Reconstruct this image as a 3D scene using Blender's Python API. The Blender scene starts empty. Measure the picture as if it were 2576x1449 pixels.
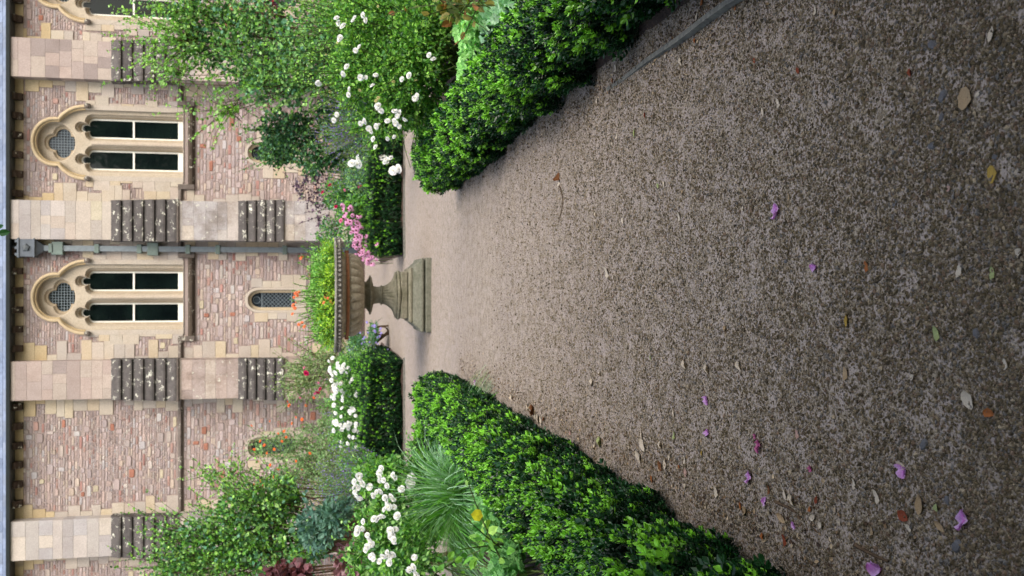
import bpy, math, random
import numpy as np
from mathutils import Vector, Matrix

random.seed(7)
rng = np.random.default_rng(11)
S = bpy.context.scene
R = math.radians

# ------------------------------------------------------------------ camera
# The photographer held the camera on its side: the picture's left is the world's up.
CAMH = 1.55
PITCH = R(11.65)
FPX = 2440.0                      # focal length in pixels of a 2576 px wide picture
cam_d = bpy.data.cameras.new('camera')
cam = bpy.data.objects.new('camera', cam_d)
S.collection.objects.link(cam)
S.camera = cam
cam_d.sensor_fit = 'HORIZONTAL'
cam_d.sensor_width = 36.0
cam_d.lens = FPX / 2576 * 36.0
cam_d.clip_start = 0.05
cam_d.clip_end = 2000
cam_d.dof.use_dof = True
cam_d.dof.focus_distance = 3.9
cam_d.dof.aperture_fstop = 6.0
SP, CP = math.sin(PITCH), math.cos(PITCH)
fwd = Vector((0, CP, -SP)); up = Vector((0, SP, CP)); right = Vector((1, 0, 0))
m3 = Matrix((-up, right, -fwd)).transposed()
cam.matrix_world = Matrix.Translation((0, 0, CAMH)) @ m3.to_4x4()

# ------------------------------------------------------------------ world and sun (bright overcast)
SUN_EL, SUN_AZ = R(50), R(150)
w = bpy.data.worlds.new('World'); S.world = w; w.use_nodes = True
nt = w.node_tree; nt.nodes.clear()
sky = nt.nodes.new('ShaderNodeTexSky'); sky.sky_type = 'NISHITA'; sky.sun_disc = False
sky.sun_elevation = SUN_EL; sky.sun_rotation = SUN_AZ
sky.air_density = 1.3; sky.dust_density = 6.0; sky.ozone_density = 1.0
hs = nt.nodes.new('ShaderNodeHueSaturation'); hs.inputs['Saturation'].default_value = 0.78
bg = nt.nodes.new('ShaderNodeBackground'); bg.inputs['Strength'].default_value = 0.15
wo = nt.nodes.new('ShaderNodeOutputWorld')
nt.links.new(sky.outputs[0], hs.inputs['Color']); nt.links.new(hs.outputs[0], bg.inputs['Color'])
nt.links.new(bg.outputs[0], wo.inputs['Surface'])
sd = bpy.data.lights.new('sun', 'SUN'); sd.energy = 0.8; sd.angle = R(50); sd.color = (1.0, 0.99, 0.985)
so = bpy.data.objects.new('sun', sd); S.collection.objects.link(so)
# sun_rotation 0 = +Y, clockwise seen from above
sdir = Vector((math.sin(SUN_AZ) * math.cos(SUN_EL), math.cos(SUN_AZ) * math.cos(SUN_EL), math.sin(SUN_EL)))
so.rotation_euler = sdir.to_track_quat('Z', 'Y').to_euler()
S.view_settings.view_transform = 'Standard'
S.view_settings.look = 'None'
S.view_settings.exposure = 0.92
S.view_settings.gamma = 1.0
S.render.resolution_x = 1024; S.render.resolution_y = 576

# ------------------------------------------------------------------ measuring helpers
def ray(V, y):
    v = V - 1288.0; r = 724.5 - y
    return (r, FPX * CP - v * SP, -FPX * SP - v * CP)
def pt(V, y, Y):
    d = ray(V, y); t = Y / d[1]
    return Vector((d[0] * t, Y, CAMH + d[2] * t))
def gnd(V, y, z=0.0):
    d = ray(V, y); t = (z - CAMH) / d[2]
    return Vector((d[0] * t, d[1] * t, z))
def fz(V, Y): return pt(V, 724.5, Y).z
def px(Y): return Y / FPX         # metres per photo pixel at depth Y

# ------------------------------------------------------------------ mesh builder
def lin(c):
    return tuple(((x / 255.0) / 12.92 if x <= 10 else (((x / 255.0) + 0.055) / 1.055) ** 2.4) for x in c)

class MB:
    def __init__(s):
        s.v = []; s.c = []; s.n = 0; s.f = []
    def add(s, verts, faces, col=(1, 1, 1)):
        verts = np.asarray(verts, dtype=np.float32).reshape(-1, 3)
        c = np.asarray(col, dtype=np.float32)
        if c.ndim == 1: c = np.tile(c[:3], (len(verts), 1))
        s.v.append(verts); s.c.append(c)
        if isinstance(faces, np.ndarray):
            s.f.append(faces.astype(np.int32) + s.n)
        else:
            by = {}
            for f in faces: by.setdefault(len(f), []).append(f)
            for k in by: s.f.append(np.array(by[k], dtype=np.int32) + s.n)
        s.n += len(verts)
    def box(s, x0, x1, y0, y1, z0, z1, col=(1, 1, 1)):
        v = [(x0,y0,z0),(x1,y0,z0),(x1,y1,z0),(x0,y1,z0),(x0,y0,z1),(x1,y0,z1),(x1,y1,z1),(x0,y1,z1)]
        s.add(v, [(3,2,1,0),(4,5,6,7),(0,1,5,4),(1,2,6,5),(2,3,7,6),(3,0,4,7)], col)
    def bbox(s, x0, x1, y0, y1, z0, z1, b=0.006, col=(1,1,1)):
        # box whose front (-Y) edges are chamfered
        v = [(x0,y0+b,z0),(x1,y0+b,z0),(x1,y0+b,z1),(x0,y0+b,z1),
             (x0+b,y0,z0+b),(x1-b,y0,z0+b),(x1-b,y0,z1-b),(x0+b,y0,z1-b),
             (x0,y1,z0),(x1,y1,z0),(x1,y1,z1),(x0,y1,z1)]
        s.add(v, [(4,5,6,7),(0,1,5,4),(1,2,6,5),(2,3,7,6),(3,0,4,7),(0,8,9,1),(1,9,10,2),(2,10,11,3),(3,11,8,0)], col)
    def prism_yz(s, poly, x0, x1, col=(1,1,1)):
        n = len(poly)
        v = [(x0, a, b) for a, b in poly] + [(x1, a, b) for a, b in poly]
        f = [tuple(range(n)), tuple(range(2*n-1, n-1, -1))] + [(i, i+n, (i+1) % n + n, (i+1) % n) for i in range(n)]
        s.add(v, f, col)
    def lathe(s, prof, seg, cx=0, cy=0, mod=None, col=(1,1,1), square=False):
        th = np.linspace(0, 2*np.pi, seg, endpoint=False)
        V = []
        for i, (r, z) in enumerate(prof):
            rr = np.full(seg, r)
            if mod is not None: rr = rr * mod(i, th)
            V.append(np.stack([cx + rr*np.cos(th), cy + rr*np.sin(th), np.full(seg, z)], 1))
        V = np.concatenate(V)
        a = np.arange(seg); b = (a + 1) % seg
        F = [np.stack([a + i*seg, b + i*seg, b + (i+1)*seg, a + (i+1)*seg], 1) for i in range(len(prof)-1)]
        s.add(V, np.concatenate(F), col)
    def tube(s, pts, rad, seg=6, col=(1,1,1)):
        pts = np.asarray(pts, dtype=float); n = len(pts)
        rad = np.full(n, rad) if np.isscalar(rad) else np.asarray(rad)
        t = np.gradient(pts, axis=0); t /= np.linalg.norm(t, axis=1)[:, None] + 1e-9
        ref = np.array([0.13, 0.31, 0.94]) if abs(t[0][2]) < 0.8 else np.array([0.95, 0.2, 0.1])
        u = np.cross(t, ref); u /= np.linalg.norm(u, axis=1)[:, None] + 1e-9
        w_ = np.cross(t, u)
        th = np.linspace(0, 2*np.pi, seg, endpoint=False)
        V = pts[:, None, :] + rad[:, None, None] * (np.cos(th)[None, :, None]*u[:, None, :] + np.sin(th)[None, :, None]*w_[:, None, :])
        a = np.arange(seg); b = (a + 1) % seg
        F = [np.stack([a + i*seg, b + i*seg, b + (i+1)*seg, a + (i+1)*seg], 1) for i in range(n-1)]
        s.add(V.reshape(-1, 3), np.concatenate(F), col)
    def inst(s, tv, tf, rot, pos, scale, col):
        """copies of a template: rot (n,3,3), pos (n,3), scale (n) or (n,3), col (n,3) or (n,k,3)"""
        n = len(pos); k = len(tv)
        sc = np.asarray(scale, dtype=float)
        if sc.ndim == 1: sc = np.repeat(sc[:, None], 3, 1)
        V = np.einsum('nij,nkj->nki', rot, tv[None, :, :] * sc[:, None, :]) + pos[:, None, :]
        F = (tf[None, :, :] + (np.arange(n) * k)[:, None, None]).reshape(-1, tf.shape[1])
        col = np.asarray(col)
        if col.ndim == 2: col = np.repeat(col[:, None, :], k, 1)
        s.add(V.reshape(-1, 3), F, col.reshape(-1, 3))
    def build(s, name, mat, parent=None, smooth=False, origin=None):
        me = bpy.data.meshes.new(name)
        V = np.concatenate(s.v); C = np.concatenate(s.c)
        if origin is not None: V = V - np.array(origin, dtype=np.float32)
        me.vertices.add(len(V)); me.vertices.foreach_set('co', V.ravel())
        lens = np.concatenate([np.full(len(f), f.shape[1], dtype=np.int32) for f in s.f])
        loops = np.concatenate([f.ravel() for f in s.f])
        starts = np.concatenate([[0], np.cumsum(lens)[:-1]]).astype(np.int32)
        me.loops.add(len(loops)); me.loops.foreach_set('vertex_index', loops)
        me.polygons.add(len(lens)); me.polygons.foreach_set('loop_start', starts)
        me.update(calc_edges=True)
        at = me.color_attributes.new('tint', 'FLOAT_COLOR', 'POINT')
        at.data.foreach_set('color', np.concatenate([C, np.ones((len(C), 1), dtype=np.float32)], 1).astype(np.float32).ravel())
        me.polygons.foreach_set('use_smooth', np.full(len(lens), bool(smooth)))
        me.materials.append(mat)
        o = bpy.data.objects.new(name, me); S.collection.objects.link(o)
        if origin is not None: o.location = origin
        if parent is not None:
            o.parent = parent
            if origin is None: o.location = -Vector(parent.location) if parent.parent is None else (0, 0, 0)
            if origin is not None: o.location = Vector(origin) - Vector(parent.location)
        return o

def tag(o, label=None, cat=None, group=None, kind=None):
    if label: o['label'] = label
    if cat: o['category'] = cat
    if group: o['group'] = group
    if kind: o['kind'] = kind
    return o
def empty(name, loc, label, cat, group=None):
    o = bpy.data.objects.new(name, None); S.collection.objects.link(o)
    o.location = loc; o.empty_display_size = 0.2
    return tag(o, label, cat, group)

# ------------------------------------------------------------------ materials
def new_mat(name):
    m = bpy.data.materials.new(name); m.use_nodes = True
    t = m.node_tree; b = t.nodes['Principled BSDF']
    return m, t, b
def N(t, kind, **kw):
    n = t.nodes.new(kind)
    for k, v in kw.items():
        if k in n.inputs: n.inputs[k].default_value = v
        else: setattr(n, k, v)
    return n
def mix(t, a, b, fac, mode='MIX'):
    n = t.nodes.new('ShaderNodeMix'); n.data_type = 'RGBA'; n.blend_type = mode
    for sock, val in ((n.inputs['Factor'], fac), (n.inputs[6], a), (n.inputs[7], b)):
        if hasattr(val, 'is_linked'): t.links.new(val, sock)
        elif isinstance(val, (int, float)): sock.default_value = val
        else: sock.default_value = (*val, 1)
    return n.outputs[2]
def ramp(t, src, stops, interp='LINEAR'):
    n = t.nodes.new('ShaderNodeValToRGB'); n.color_ramp.interpolation = interp
    el = n.color_ramp.elements
    while len(el) < len(stops): el.new(0.5)
    for e, (p, c) in zip(el, stops):
        e.position = p; e.color = (*c, 1) if not isinstance(c, (int, float)) else (c, c, c, 1)
    t.links.new(src, n.inputs[0]); return n.outputs[0]
def coords(t, scale=(1,1,1)):
    tc = t.nodes.new('ShaderNodeTexCoord'); mp = t.nodes.new('ShaderNodeMapping')
    mp.inputs['Scale'].default_value = scale
    t.links.new(tc.outputs['Object'], mp.inputs[0]); return mp.outputs[0]
def noise(t, co, scale, detail=4, rough=0.6):
    n = N(t, 'ShaderNodeTexNoise', Scale=scale, Detail=detail, Roughness=rough); t.links.new(co, n.inputs['Vector']); return n
def bump(t, b, h, strength, dist):
    n = N(t, 'ShaderNodeBump', Strength=strength, Distance=dist); t.links.new(h, n.inputs['Height']); t.links.new(n.outputs[0], b.inputs['Normal']); return n

def stone_mat(name, base=(1,1,1), stain=(0.35,0.32,0.28), amt=0.5, sc=3.0, rough=0.9, b_amt=0.5, lichen=0.0):
    m, t, b = new_mat(name); co = coords(t)
    a = N(t, 'ShaderNodeAttribute', attribute_name='tint')
    c = mix(t, a.outputs['Color'], base, 1.0, 'MULTIPLY')
    n1 = noise(t, co, sc, 6, 0.65); f = ramp(t, n1.outputs[0], [(0.42, 0.0), (0.72, 1.0)])
    mm = t.nodes.new('ShaderNodeMath'); mm.operation = 'MULTIPLY'; t.links.new(f, mm.inputs[0]); mm.inputs[1].default_value = amt
    c = mix(t, c, mix(t, c, stain, 1.0, 'MULTIPLY'), mm.outputs[0])
    n2 = noise(t, co, 35, 3, 0.7); g = ramp(t, n2.outputs[0], [(0.3, 0.78), (0.7, 1.18)])
    c = mix(t, c, g, 1.0, 'MULTIPLY')
    if lichen > 0:
        vo = noise(t, co, 5.5, 2, 0.5)
        nn = noise(t, co, 19, 4, 0.7)
        sm = t.nodes.new('ShaderNodeMath'); sm.operation = 'MULTIPLY_ADD'
        t.links.new(nn.outputs[0], sm.inputs[0]); sm.inputs[1].default_value = 1.0; hv = t.nodes.new('ShaderNodeMath'); hv.operation = 'MULTIPLY'; hv.inputs[1].default_value = 0.5; t.links.new(vo.outputs[0], sm.inputs[2]); t.links.new(sm.outputs[0], hv.inputs[0]); sm = hv
        f = ramp(t, sm.outputs[0], [(lichen, 0.0), (min(1.0, lichen + 0.04), 1.0)])
        c = mix(t, c, lin((205, 205, 190)), f)
    t.links.new(c, b.inputs['Base Color']); b.inputs['Roughness'].default_value = rough
    b.inputs['Specular IOR Level'].default_value = 0.25
    bump(t, b, n2.outputs[0], b_amt, 0.02)
    return m

def leaf_mat(name, rough=0.45, trans=0.3, spec=0.4, tint=(1,1,1), through=(1.3, 1.25, 0.6)):
    m, t, b = new_mat(name)
    a = N(t, 'ShaderNodeAttribute', attribute_name='tint')
    co = coords(t); n = noise(t, co, 25, 2); g = ramp(t, n.outputs[0], [(0.3, 0.75), (0.7, 1.25)])
    c = mix(t, mix(t, a.outputs['Color'], g, 1.0, 'MULTIPLY'), tint, 1.0, 'MULTIPLY')
    t.links.new(c, b.inputs['Base Color']); b.inputs['Roughness'].default_value = rough
    b.inputs['Specular IOR Level'].default_value = spec
    tr = N(t, 'ShaderNodeBsdfTranslucent')
    t.links.new(mix(t, c, through, 1.0, 'MULTIPLY'), tr.inputs[0])
    ms = t.nodes.new('ShaderNodeMixShader'); ms.inputs[0].default_value = trans
    t.links.new(b.outputs[0], ms.inputs[1]); t.links.new(tr.outputs[0], ms.inputs[2])
    t.links.new(ms.outputs[0], t.nodes['Material Output'].inputs['Surface'])
    return m
def plain(name, col, rough=0.6, spec=0.5, metal=0.0, var=0.25, sc=12, bs=0.2):
    m, t, b = new_mat(name); co = coords(t)
    n = noise(t, co, sc, 5, 0.6); g = ramp(t, n.outputs[0], [(0.3, 1 - var), (0.7, 1 + var)])
    a = N(t, 'ShaderNodeAttribute', attribute_name='tint')
    c = mix(t, mix(t, a.outputs['Color'], col, 1.0, 'MULTIPLY'), g, 1.0, 'MULTIPLY')
    t.links.new(c, b.inputs['Base Color']); b.inputs['Roughness'].default_value = rough
    b.inputs['Specular IOR Level'].default_value = spec; b.inputs['Metallic'].default_value = metal
    bump(t, b, n.outputs[0], bs, 0.01)
    return m

# gravel: fine mauve dust with angular brown chippings lying in drifts
def gravel_mat():
    m, t, b = new_mat('gravel'); co = coords(t)
    dn = noise(t, co, 11.0, 6, 0.75); dn2 = noise(t, co, 0.55, 4, 0.6)
    vo = N(t, 'ShaderNodeTexVoronoi', Scale=125.0); t.links.new(co, vo.inputs['Vector'])
    vo2 = N(t, 'ShaderNodeTexVoronoi', Scale=230.0); t.links.new(co, vo2.inputs['Vector'])
    hue = ramp(t, vo.outputs['Color'], [(0.0, lin((84,75,62))), (0.35, lin((114,103,88))), (0.6, lin((134,122,104))), (0.85, lin((168,156,138))), (1.0, lin((112,110,110)))])
    dust = mix(t, lin((141,131,129)), lin((172,160,148)), dn2.outputs[0])
    fine = ramp(t, vo2.outputs['Color'], [(0.0, 0.72), (0.5, 1.0), (1.0, 1.2)])
    dust = mix(t, dust, fine, 1.0, 'MULTIPLY')
    # chipping mask
    sub = t.nodes.new('ShaderNodeMath'); sub.operation = 'MULTIPLY_ADD'
    t.links.new(vo.outputs['Distance'], sub.inputs[0]); sub.inputs[1].default_value = -0.55; t.links.new(dn.outputs[0], sub.inputs[2])
    sx = t.nodes.new('ShaderNodeSeparateXYZ'); t.links.new(co, sx.inputs[0])
    far = N(t, 'ShaderNodeMapRange'); t.links.new(sx.outputs['Y'], far.inputs[0])
    for i_, v_ in ((1, 3.0), (2, 15.0), (3, 0.0), (4, 0.10)): far.inputs[i_].default_value = v_
    s2 = t.nodes.new('ShaderNodeMath'); s2.operation = 'SUBTRACT'; t.links.new(sub.outputs[0], s2.inputs[0]); t.links.new(far.outputs[0], s2.inputs[1]); sub = s2
    mk = ramp(t, sub.outputs[0], [(0.12, 0.0), (0.22, 1.0)])
    c = mix(t, dust, hue, mk)
    t.links.new(c, b.inputs['Base Color']); b.inputs['Roughness'].default_value = 0.92
    b.inputs['Specular IOR Level'].default_value = 0.2
    inv = ramp(t, vo.outputs['Distance'], [(0.0, 1.0), (0.6, 0.0)])
    h = mix(t, (0.2,0.2,0.2), inv, mk)
    bump(t, b, h, 0.9, 0.005)
    return m
def soil_mat():
    m, t, b = new_mat('soil'); co = coords(t)
    n = noise(t, co, 18, 8, 0.75); vo = N(t, 'ShaderNodeTexVoronoi', Scale=45.0); t.links.new(co, vo.inputs['Vector'])
    c = ramp(t, n.outputs[0], [(0.3, lin((38,28,24))), (0.55, lin((70,54,46))), (0.75, lin((104,84,72)))])
    f = ramp(t, vo.outputs['Color'], [(0.0, 0.6), (0.9, 1.2), (1.0, 1.8)])
    t.links.new(mix(t, c, f, 1.0, 'MULTIPLY'), b.inputs['Base Color']); b.inputs['Roughness'].default_value = 0.95
    bump(t, b, n.outputs[0], 0.9, 0.03); return m
def slate_mat():
    return plain('slate', (1,1,1), rough=0.42, spec=0.6, var=0.18, sc=9)
M = {}
M['gravel'] = gravel_mat(); M['soil'] = soil_mat(); M['slate'] = slate_mat()
M['lawn'] = plain('lawn', lin((70,88,44)), 0.9, 0.2, var=0.4, sc=3)
M['rubble'] = stone_mat('rubble', stain=(0.66,0.6,0.58), amt=0.35, sc=1.3, b_amt=0.7)
M['mortar'] = stone_mat('mortar', base=lin((160,146,140)), stain=(0.75,0.7,0.68), amt=0.4, sc=1.5, b_amt=0.8)
M['ashlar'] = stone_mat('ashlar', stain=(0.72,0.68,0.66), amt=0.45, sc=2.2, b_amt=0.3)
M['grimy_ashlar'] = stone_mat('grimy_ashlar', stain=(0.42,0.36,0.3), amt=0.85, sc=1.7, b_amt=0.5, lichen=0.605)
M['dressing'] = stone_mat('dressing', stain=(0.78,0.7,0.6), amt=0.4, sc=2.6, b_amt=0.2)
M['weathering'] = stone_mat('weathering', base=lin((88,84,82)), stain=(0.45,0.45,0.47), amt=0.8, sc=5, b_amt=0.6, lichen=0.575)
M['string'] = stone_mat('string', base=lin((108,100,94)), stain=(0.5,0.46,0.44), amt=0.7, sc=6, b_amt=0.6, lichen=0.59)
M['urn'] = stone_mat('urn_stone', base=lin((164,156,138)), stain=(0.52,0.51,0.42), amt=0.75, sc=6.0, b_amt=0.5)
M['pedestal'] = stone_mat('pedestal_stone', base=lin((128,124,108)), stain=(0.45,0.47,0.36), amt=0.85, sc=6.0, b_amt=0.6)
M['urn_rim'] = stone_mat('urn_rim_stone', base=lin((128,126,120)), stain=(0.45,0.45,0.42), amt=0.7, sc=9.0, b_amt=0.8, lichen=0.57)
M['plinth'] = stone_mat('plinth_stone', base=lin((116,116,104)), stain=(0.48,0.52,0.42), amt=0.85, sc=4.5, b_amt=0.7)
M['rust'] = plain('rusty_iron', lin((146,98,66)), 0.75, 0.3, var=0.35, sc=20)
M['white_paint'] = plain('white_paint', lin((232,232,222)), 0.45, 0.4, var=0.05, sc=4)
M['lead'] = plain('lead', lin((120,132,140)), 0.5, 0.4, metal=0.0, var=0.12)
M['pipe'] = plain('painted_iron', lin((112,122,128)), 0.5, 0.5, var=0.2, sc=8)
M['timber'] = plain('weathered_timber', lin((112,112,106)), 0.85, 0.2, var=0.35, sc=30)
M['bark'] = plain('bark', lin((82,66,50)), 0.9, 0.2, var=0.4, sc=25, bs=0.6)
M['hedge_core'] = plain('hedge_twigs', lin((34,44,24)), 0.95, 0.1, var=0.5, sc=40, bs=1.0)
M['stem'] = plain('green_stem', lin((92,112,60)), 0.7, 0.3, var=0.3, sc=20)
M['pebble'] = plain('pebble', (1,1,1), 0.88, 0.25, var=0.2, sc=80)
M['leaf'] = leaf_mat('leaf', tint=(1.3, 1.25, 1.2)); M['box_leaf'] = leaf_mat('box_leaf', rough=0.3, trans=0.18, spec=0.5)
M['dry_leaf'] = leaf_mat('dry_leaf', rough=0.8, trans=0.1, spec=0.2)
M['petal'] = leaf_mat('petal', rough=0.6, trans=0.3, spec=0.2, through=(1, 1, 1))
M['grass_blade'] = leaf_mat('grass_blade', rough=0.35, trans=0.25, spec=0.5, tint=(1.15,1.15,1.1))
gm, gt, gb = new_mat('dark_glass')
gn = noise(gt, coords(gt), 0.9, 3); gt.links.new(ramp(gt, gn.outputs[0], [(0.35, lin((8,14,16))), (0.7, lin((20,32,30)))]), gb.inputs['Base Color'])
gb.inputs['Roughness'].default_value = 0.06; gb.inputs['Specular IOR Level'].default_value = 0.35
bump(gt, gb, noise(gt, coords(gt), 1.6, 2).outputs[0], 0.12, 0.05)
M['glass'] = gm
gm2, gt2, gb2 = new_mat('leaded_glass')
vv = N(gt2, 'ShaderNodeTexVoronoi', Scale=9.0); gt2.links.new(coords(gt2), vv.inputs['Vector'])
gt2.links.new(ramp(gt2, vv.outputs['Color'], [(0.0, lin((22,28,34))), (1.0, lin((60,70,80)))]), gb2.inputs['Base Color'])
gb2.inputs['Roughness'].default_value = 0.15
M['leaded'] = gm2

# ------------------------------------------------------------------ ground, gravel, beds
mb = MB(); mb.add([(-500,-500,-0.02),(500,-500,-0.02),(500,800,-0.02),(-500,800,-0.02)], [(0,1,2,3)])
tag(mb.build('ground', M['lawn']), kind='structure')
mb = MB()
gx = np.concatenate([np.linspace(-26,-3,24), np.linspace(-2.6,2.6,70), np.linspace(3,26,24)])
gy = np.concatenate([np.linspace(-8,1.5,10), np.linspace(1.8,12,110), np.linspace(12.5,30.6,37)])
GX, GY = np.meshgrid(gx, gy)
GZ = 0.004*np.sin(GX*2.1+0.4)*np.cos(GY*1.3) + 0.003*np.sin(GX*5.3+GY*3.1) + 0.004
def gravel_z(x, y): return 0.004*np.sin(x*2.1+0.4)*np.cos(y*1.3) + 0.003*np.sin(x*5.3+y*3.1) + 0.004
nx, ny = len(gx), len(gy); idx = np.arange(nx*ny).reshape(ny, nx)
F = np.stack([idx[:-1,:-1], idx[:-1,1:], idx[1:,1:], idx[1:,:-1]], -1).reshape(-1, 4)
mb.add(np.stack([GX, GY, GZ], -1).reshape(-1, 3), F)
tag(mb.build('gravel_path', M['gravel'], smooth=True), kind='structure')

def bed(x0, x1, y0, y1, name='flower_bed_soil'):
    mb = MB(); nx = max(4, int((x1-x0)/0.06)); ny = max(4, int((y1-y0)/0.06))
    X, Y = np.meshgrid(np.linspace(x0,x1,nx), np.linspace(y0,y1,ny))
    d = np.minimum(np.minimum(X-x0, x1-X), np.minimum(Y-y0, y1-Y))
    Z = -0.02 + 0.155*np.clip(d/0.55, 0, 1)**0.7 + (0.015*np.sin(X*7+Y*3)*np.cos(Y*6) + rng.normal(0, 0.009, X.shape))*np.clip(d/0.25, 0, 1)
    I = np.arange(nx*ny).reshape(ny, nx)
    F = np.stack([I[:-1,:-1], I[:-1,1:], I[1:,1:], I[1:,:-1]], -1).reshape(-1, 4)
    mb.add(np.stack([X,Y,Z], -1).reshape(-1,3), F)
    return tag(mb.build(name, M['soil'], smooth=True), kind='structure')
bed(1.16, 9, -3, 10.2); bed(1.75, 9.1, 9.6, 12.3); bed(-9, -0.98, -3, 10.5)
bed(0.52, 11, 16.5, 22.6); bed(-11, -1.18, 16.5, 22.3)
bed(-13, 13, 29.2, 31.9)

# loose chippings lying on the near gravel, too many to count
def pebbles():
    mb = MB()
    tv = np.array([(1,0,0),(-1,0,0),(0,1,0),(0,-1,0),(0,0,1),(0,0,-0.6)], dtype=float)
    tf = np.array([(0,2,4),(2,1,4),(1,3,4),(3,0,4),(2,0,5),(1,2,5),(3,1,5),(0,3,5)])
    n = 190000
    y = 1.7 + 7.0*rng.random(n)**2.0
    x = (rng.random(n)*2-1) * np.minimum(0.31*y + 0.12, 1.22)
    def field(x, y):
        return (np.sin(x*9.1+2*np.sin(y*5.2)) * np.cos(y*7.7+1.5*np.sin(x*6.3)) + 0.7*np.sin(x*23+y*17)*np.cos(y*29-x*11) + 0.4*np.sin(x*51-y*37))
    keep = (field(x, y) + rng.normal(0, 0.7, n) > -0.8) & (rng.random(n) < np.clip(1-(y-4.2)/4.4, 0, 1))
    x, y = x[keep], y[keep]; n = len(x)
    s = np.exp(rng.normal(math.log(0.0033), 0.38, n)); s = np.clip(s, 0.0015, 0.0085)
    ang = rng.random(n)*6.28; til = rng.normal(0, 0.35, n)
    ca, sa, ct, st = np.cos(ang), np.sin(ang), np.cos(til), np.sin(til)
    rot = np.zeros((n,3,3)); rot[:,0,0]=ca; rot[:,0,1]=-sa*ct; rot[:,0,2]=sa*st; rot[:,1,0]=sa; rot[:,1,1]=ca*ct; rot[:,1,2]=-ca*st; rot[:,2,1]=st; rot[:,2,2]=ct
    sc = np.stack([s*(0.9+0.6*rng.random(n)), s*(0.7+0.4*rng.random(n)), s*(0.6+0.4*rng.random(n))], 1)
    pal = np.array([lin(c) for c in [(88,78,60),(104,93,74),(120,108,88),(76,68,54),(144,132,112),(106,103,100),(112,95,80),(94,84,64)]])
    col = pal[rng.integers(0, len(pal), n)] * (0.75+0.5*rng.random(n))[:, None]
    pos = np.stack([x, y, gravel_z(x, y) + s*0.3], 1)
    mb.inst(tv, tf, rot, pos, sc, col)
    tag(mb.build('gravel_chippings', M['pebble']), 'loose brown and tan stone chippings scattered over the path', 'gravel', kind='stuff')
pebbles()

# ------------------------------------------------------------------ timber edging
def edging(x0, y0, x1, y1, label, h=0.035, th=0.022):
    L = math.hypot(x1-x0, y1-y0); o = Vector((x0, y0, 0))
    mb = MB(); n = 24; ux, uy = (x1-x0)/L, (y1-y0)/L; px_, py_ = -uy, ux
    for i in range(n):
        a, b2 = L*i/n, L*(i+1)/n - 0.0001
        wa = 0.004*math.sin(i*1.3); wb = 0.004*math.sin((i+1)*1.3)
        V = []
        for (s_, w_) in ((a, wa), (b2, wb)):
            for sd_ in (-1, 1):
                for z in (-0.04, h):
                    V.append((x0+ux*s_+px_*(w_+sd_*th/2), y0+uy*s_+py_*(w_+sd_*th/2), (z + 0.003*math.sin(s_*3))*(1.0 if s_ < L*0.6 else max(0.1, 1-(s_-L*0.6)/(L*0.4))) if z > 0 else z))
        f = [(0,1,5,4),(2,6,7,3),(1,3,7,5)]
        if i == 0: f.append((0,2,3,1))
        if i == n-1: f.append((4,5,7,6))
        mb.add(V, f)
    return tag(mb.build('edging_board', M['timber'], origin=o), label, 'edging board', 'timber edging boards of the beds')
edging(1.065, 1.0, 1.06, 5.4, 'grey weathered timber board between gravel and hedge at the upper edge of the photo', 0.036)
edging(-1.18, 16.47, -5.5, 16.47, 'bluish edging board in front of the tall dark box hedge with white roses behind')
edging(0.52, 16.47, 5.5, 16.47, 'edging board in front of the low box hedge with pink coneflowers behind')

# ------------------------------------------------------------------ leaves and foliage
LEAF_V = np.array([(0,0,0),(0.30,0.32,0.07),(0.26,0.70,0.06),(0,1,-0.06),(-0.26,0.70,0.06),(-0.30,0.32,0.07)], dtype=float)
LEAF_F = np.array([(0,1,2,3),(0,3,4,5)])
ROUND_V = np.array([(0,0,0),(0.42,0.28,0.08),(0.40,0.68,0.05),(0,0.95,-0.1),(-0.40,0.68,0.05),(-0.42,0.28,0.08)], dtype=float)

def frames(d, n=None):
    """rotation matrices whose Y column is d; random roll unless a normal hint n is given"""
    d = d / (np.linalg.norm(d, axis=1)[:, None] + 1e-9)
    h = rng.normal(size=d.shape) if n is None else n
    x = np.cross(d, h); x /= np.linalg.norm(x, axis=1)[:, None] + 1e-9
    z = np.cross(x, d)
    return np.stack([x, d, z], 2)
def pal_pick(pal, n, jit=0.2):
    p = np.array([lin(c) for c in pal]); c = p[rng.integers(0, len(p), n)]
    return c * (1 - jit + 2*jit*rng.random(n))[:, None]

def blob_points(blobs, n, shell=0.55):
    wts = np.array([b[3]*b[4]*b[5] for b in blobs]); wts = wts**0.75; wts /= wts.sum()
    k = rng.choice(len(blobs), n, p=wts); B = np.array(blobs)[k]
    d = rng.normal(size=(n,3)); d /= np.linalg.norm(d, axis=1)[:, None]
    r = np.where(rng.random(n) < shell, 0.8+0.28*rng.random(n), rng.random(n)**0.5)
    # lumpy surface
    r = r * (0.88 + 0.2*np.sin(d[:,0]*5+k*1.7)*np.cos(d[:,2]*6+k) + 0.08*rng.normal(size=n))
    p = B[:, :3] + d*r[:, None]*B[:, 3:6]
    return p, d
def cloud(mb, blobs, n, size, pal, tmpl=LEAF_V, shell=0.55, droop=0.2, jit=0.22, clump=0.0):
    p, d = blob_points(blobs, n, shell)
    if clump > 0:
        m = max(4, int(n*clump)); c = p[:m]; k = rng.integers(0, m, n)
        p = c[k] + rng.normal(0, size*1.1, (n,3)); d = d[:m][k]
    dr = d*0.8 + rng.normal(0, 0.75, (n,3)); dr[:,2] -= droop
    nh = rng.normal(0, 0.6, (n,3)) + np.array([0,-0.35,0.9])
    keep = p[:,2] > 0.02
    fr = frames(dr, nh)
    sz = size*(0.6+0.7*rng.random(n))
    mb.inst(tmpl, LEAF_F, fr[keep], p[keep], sz[keep], pal_pick(pal, n, jit)[keep])
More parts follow.
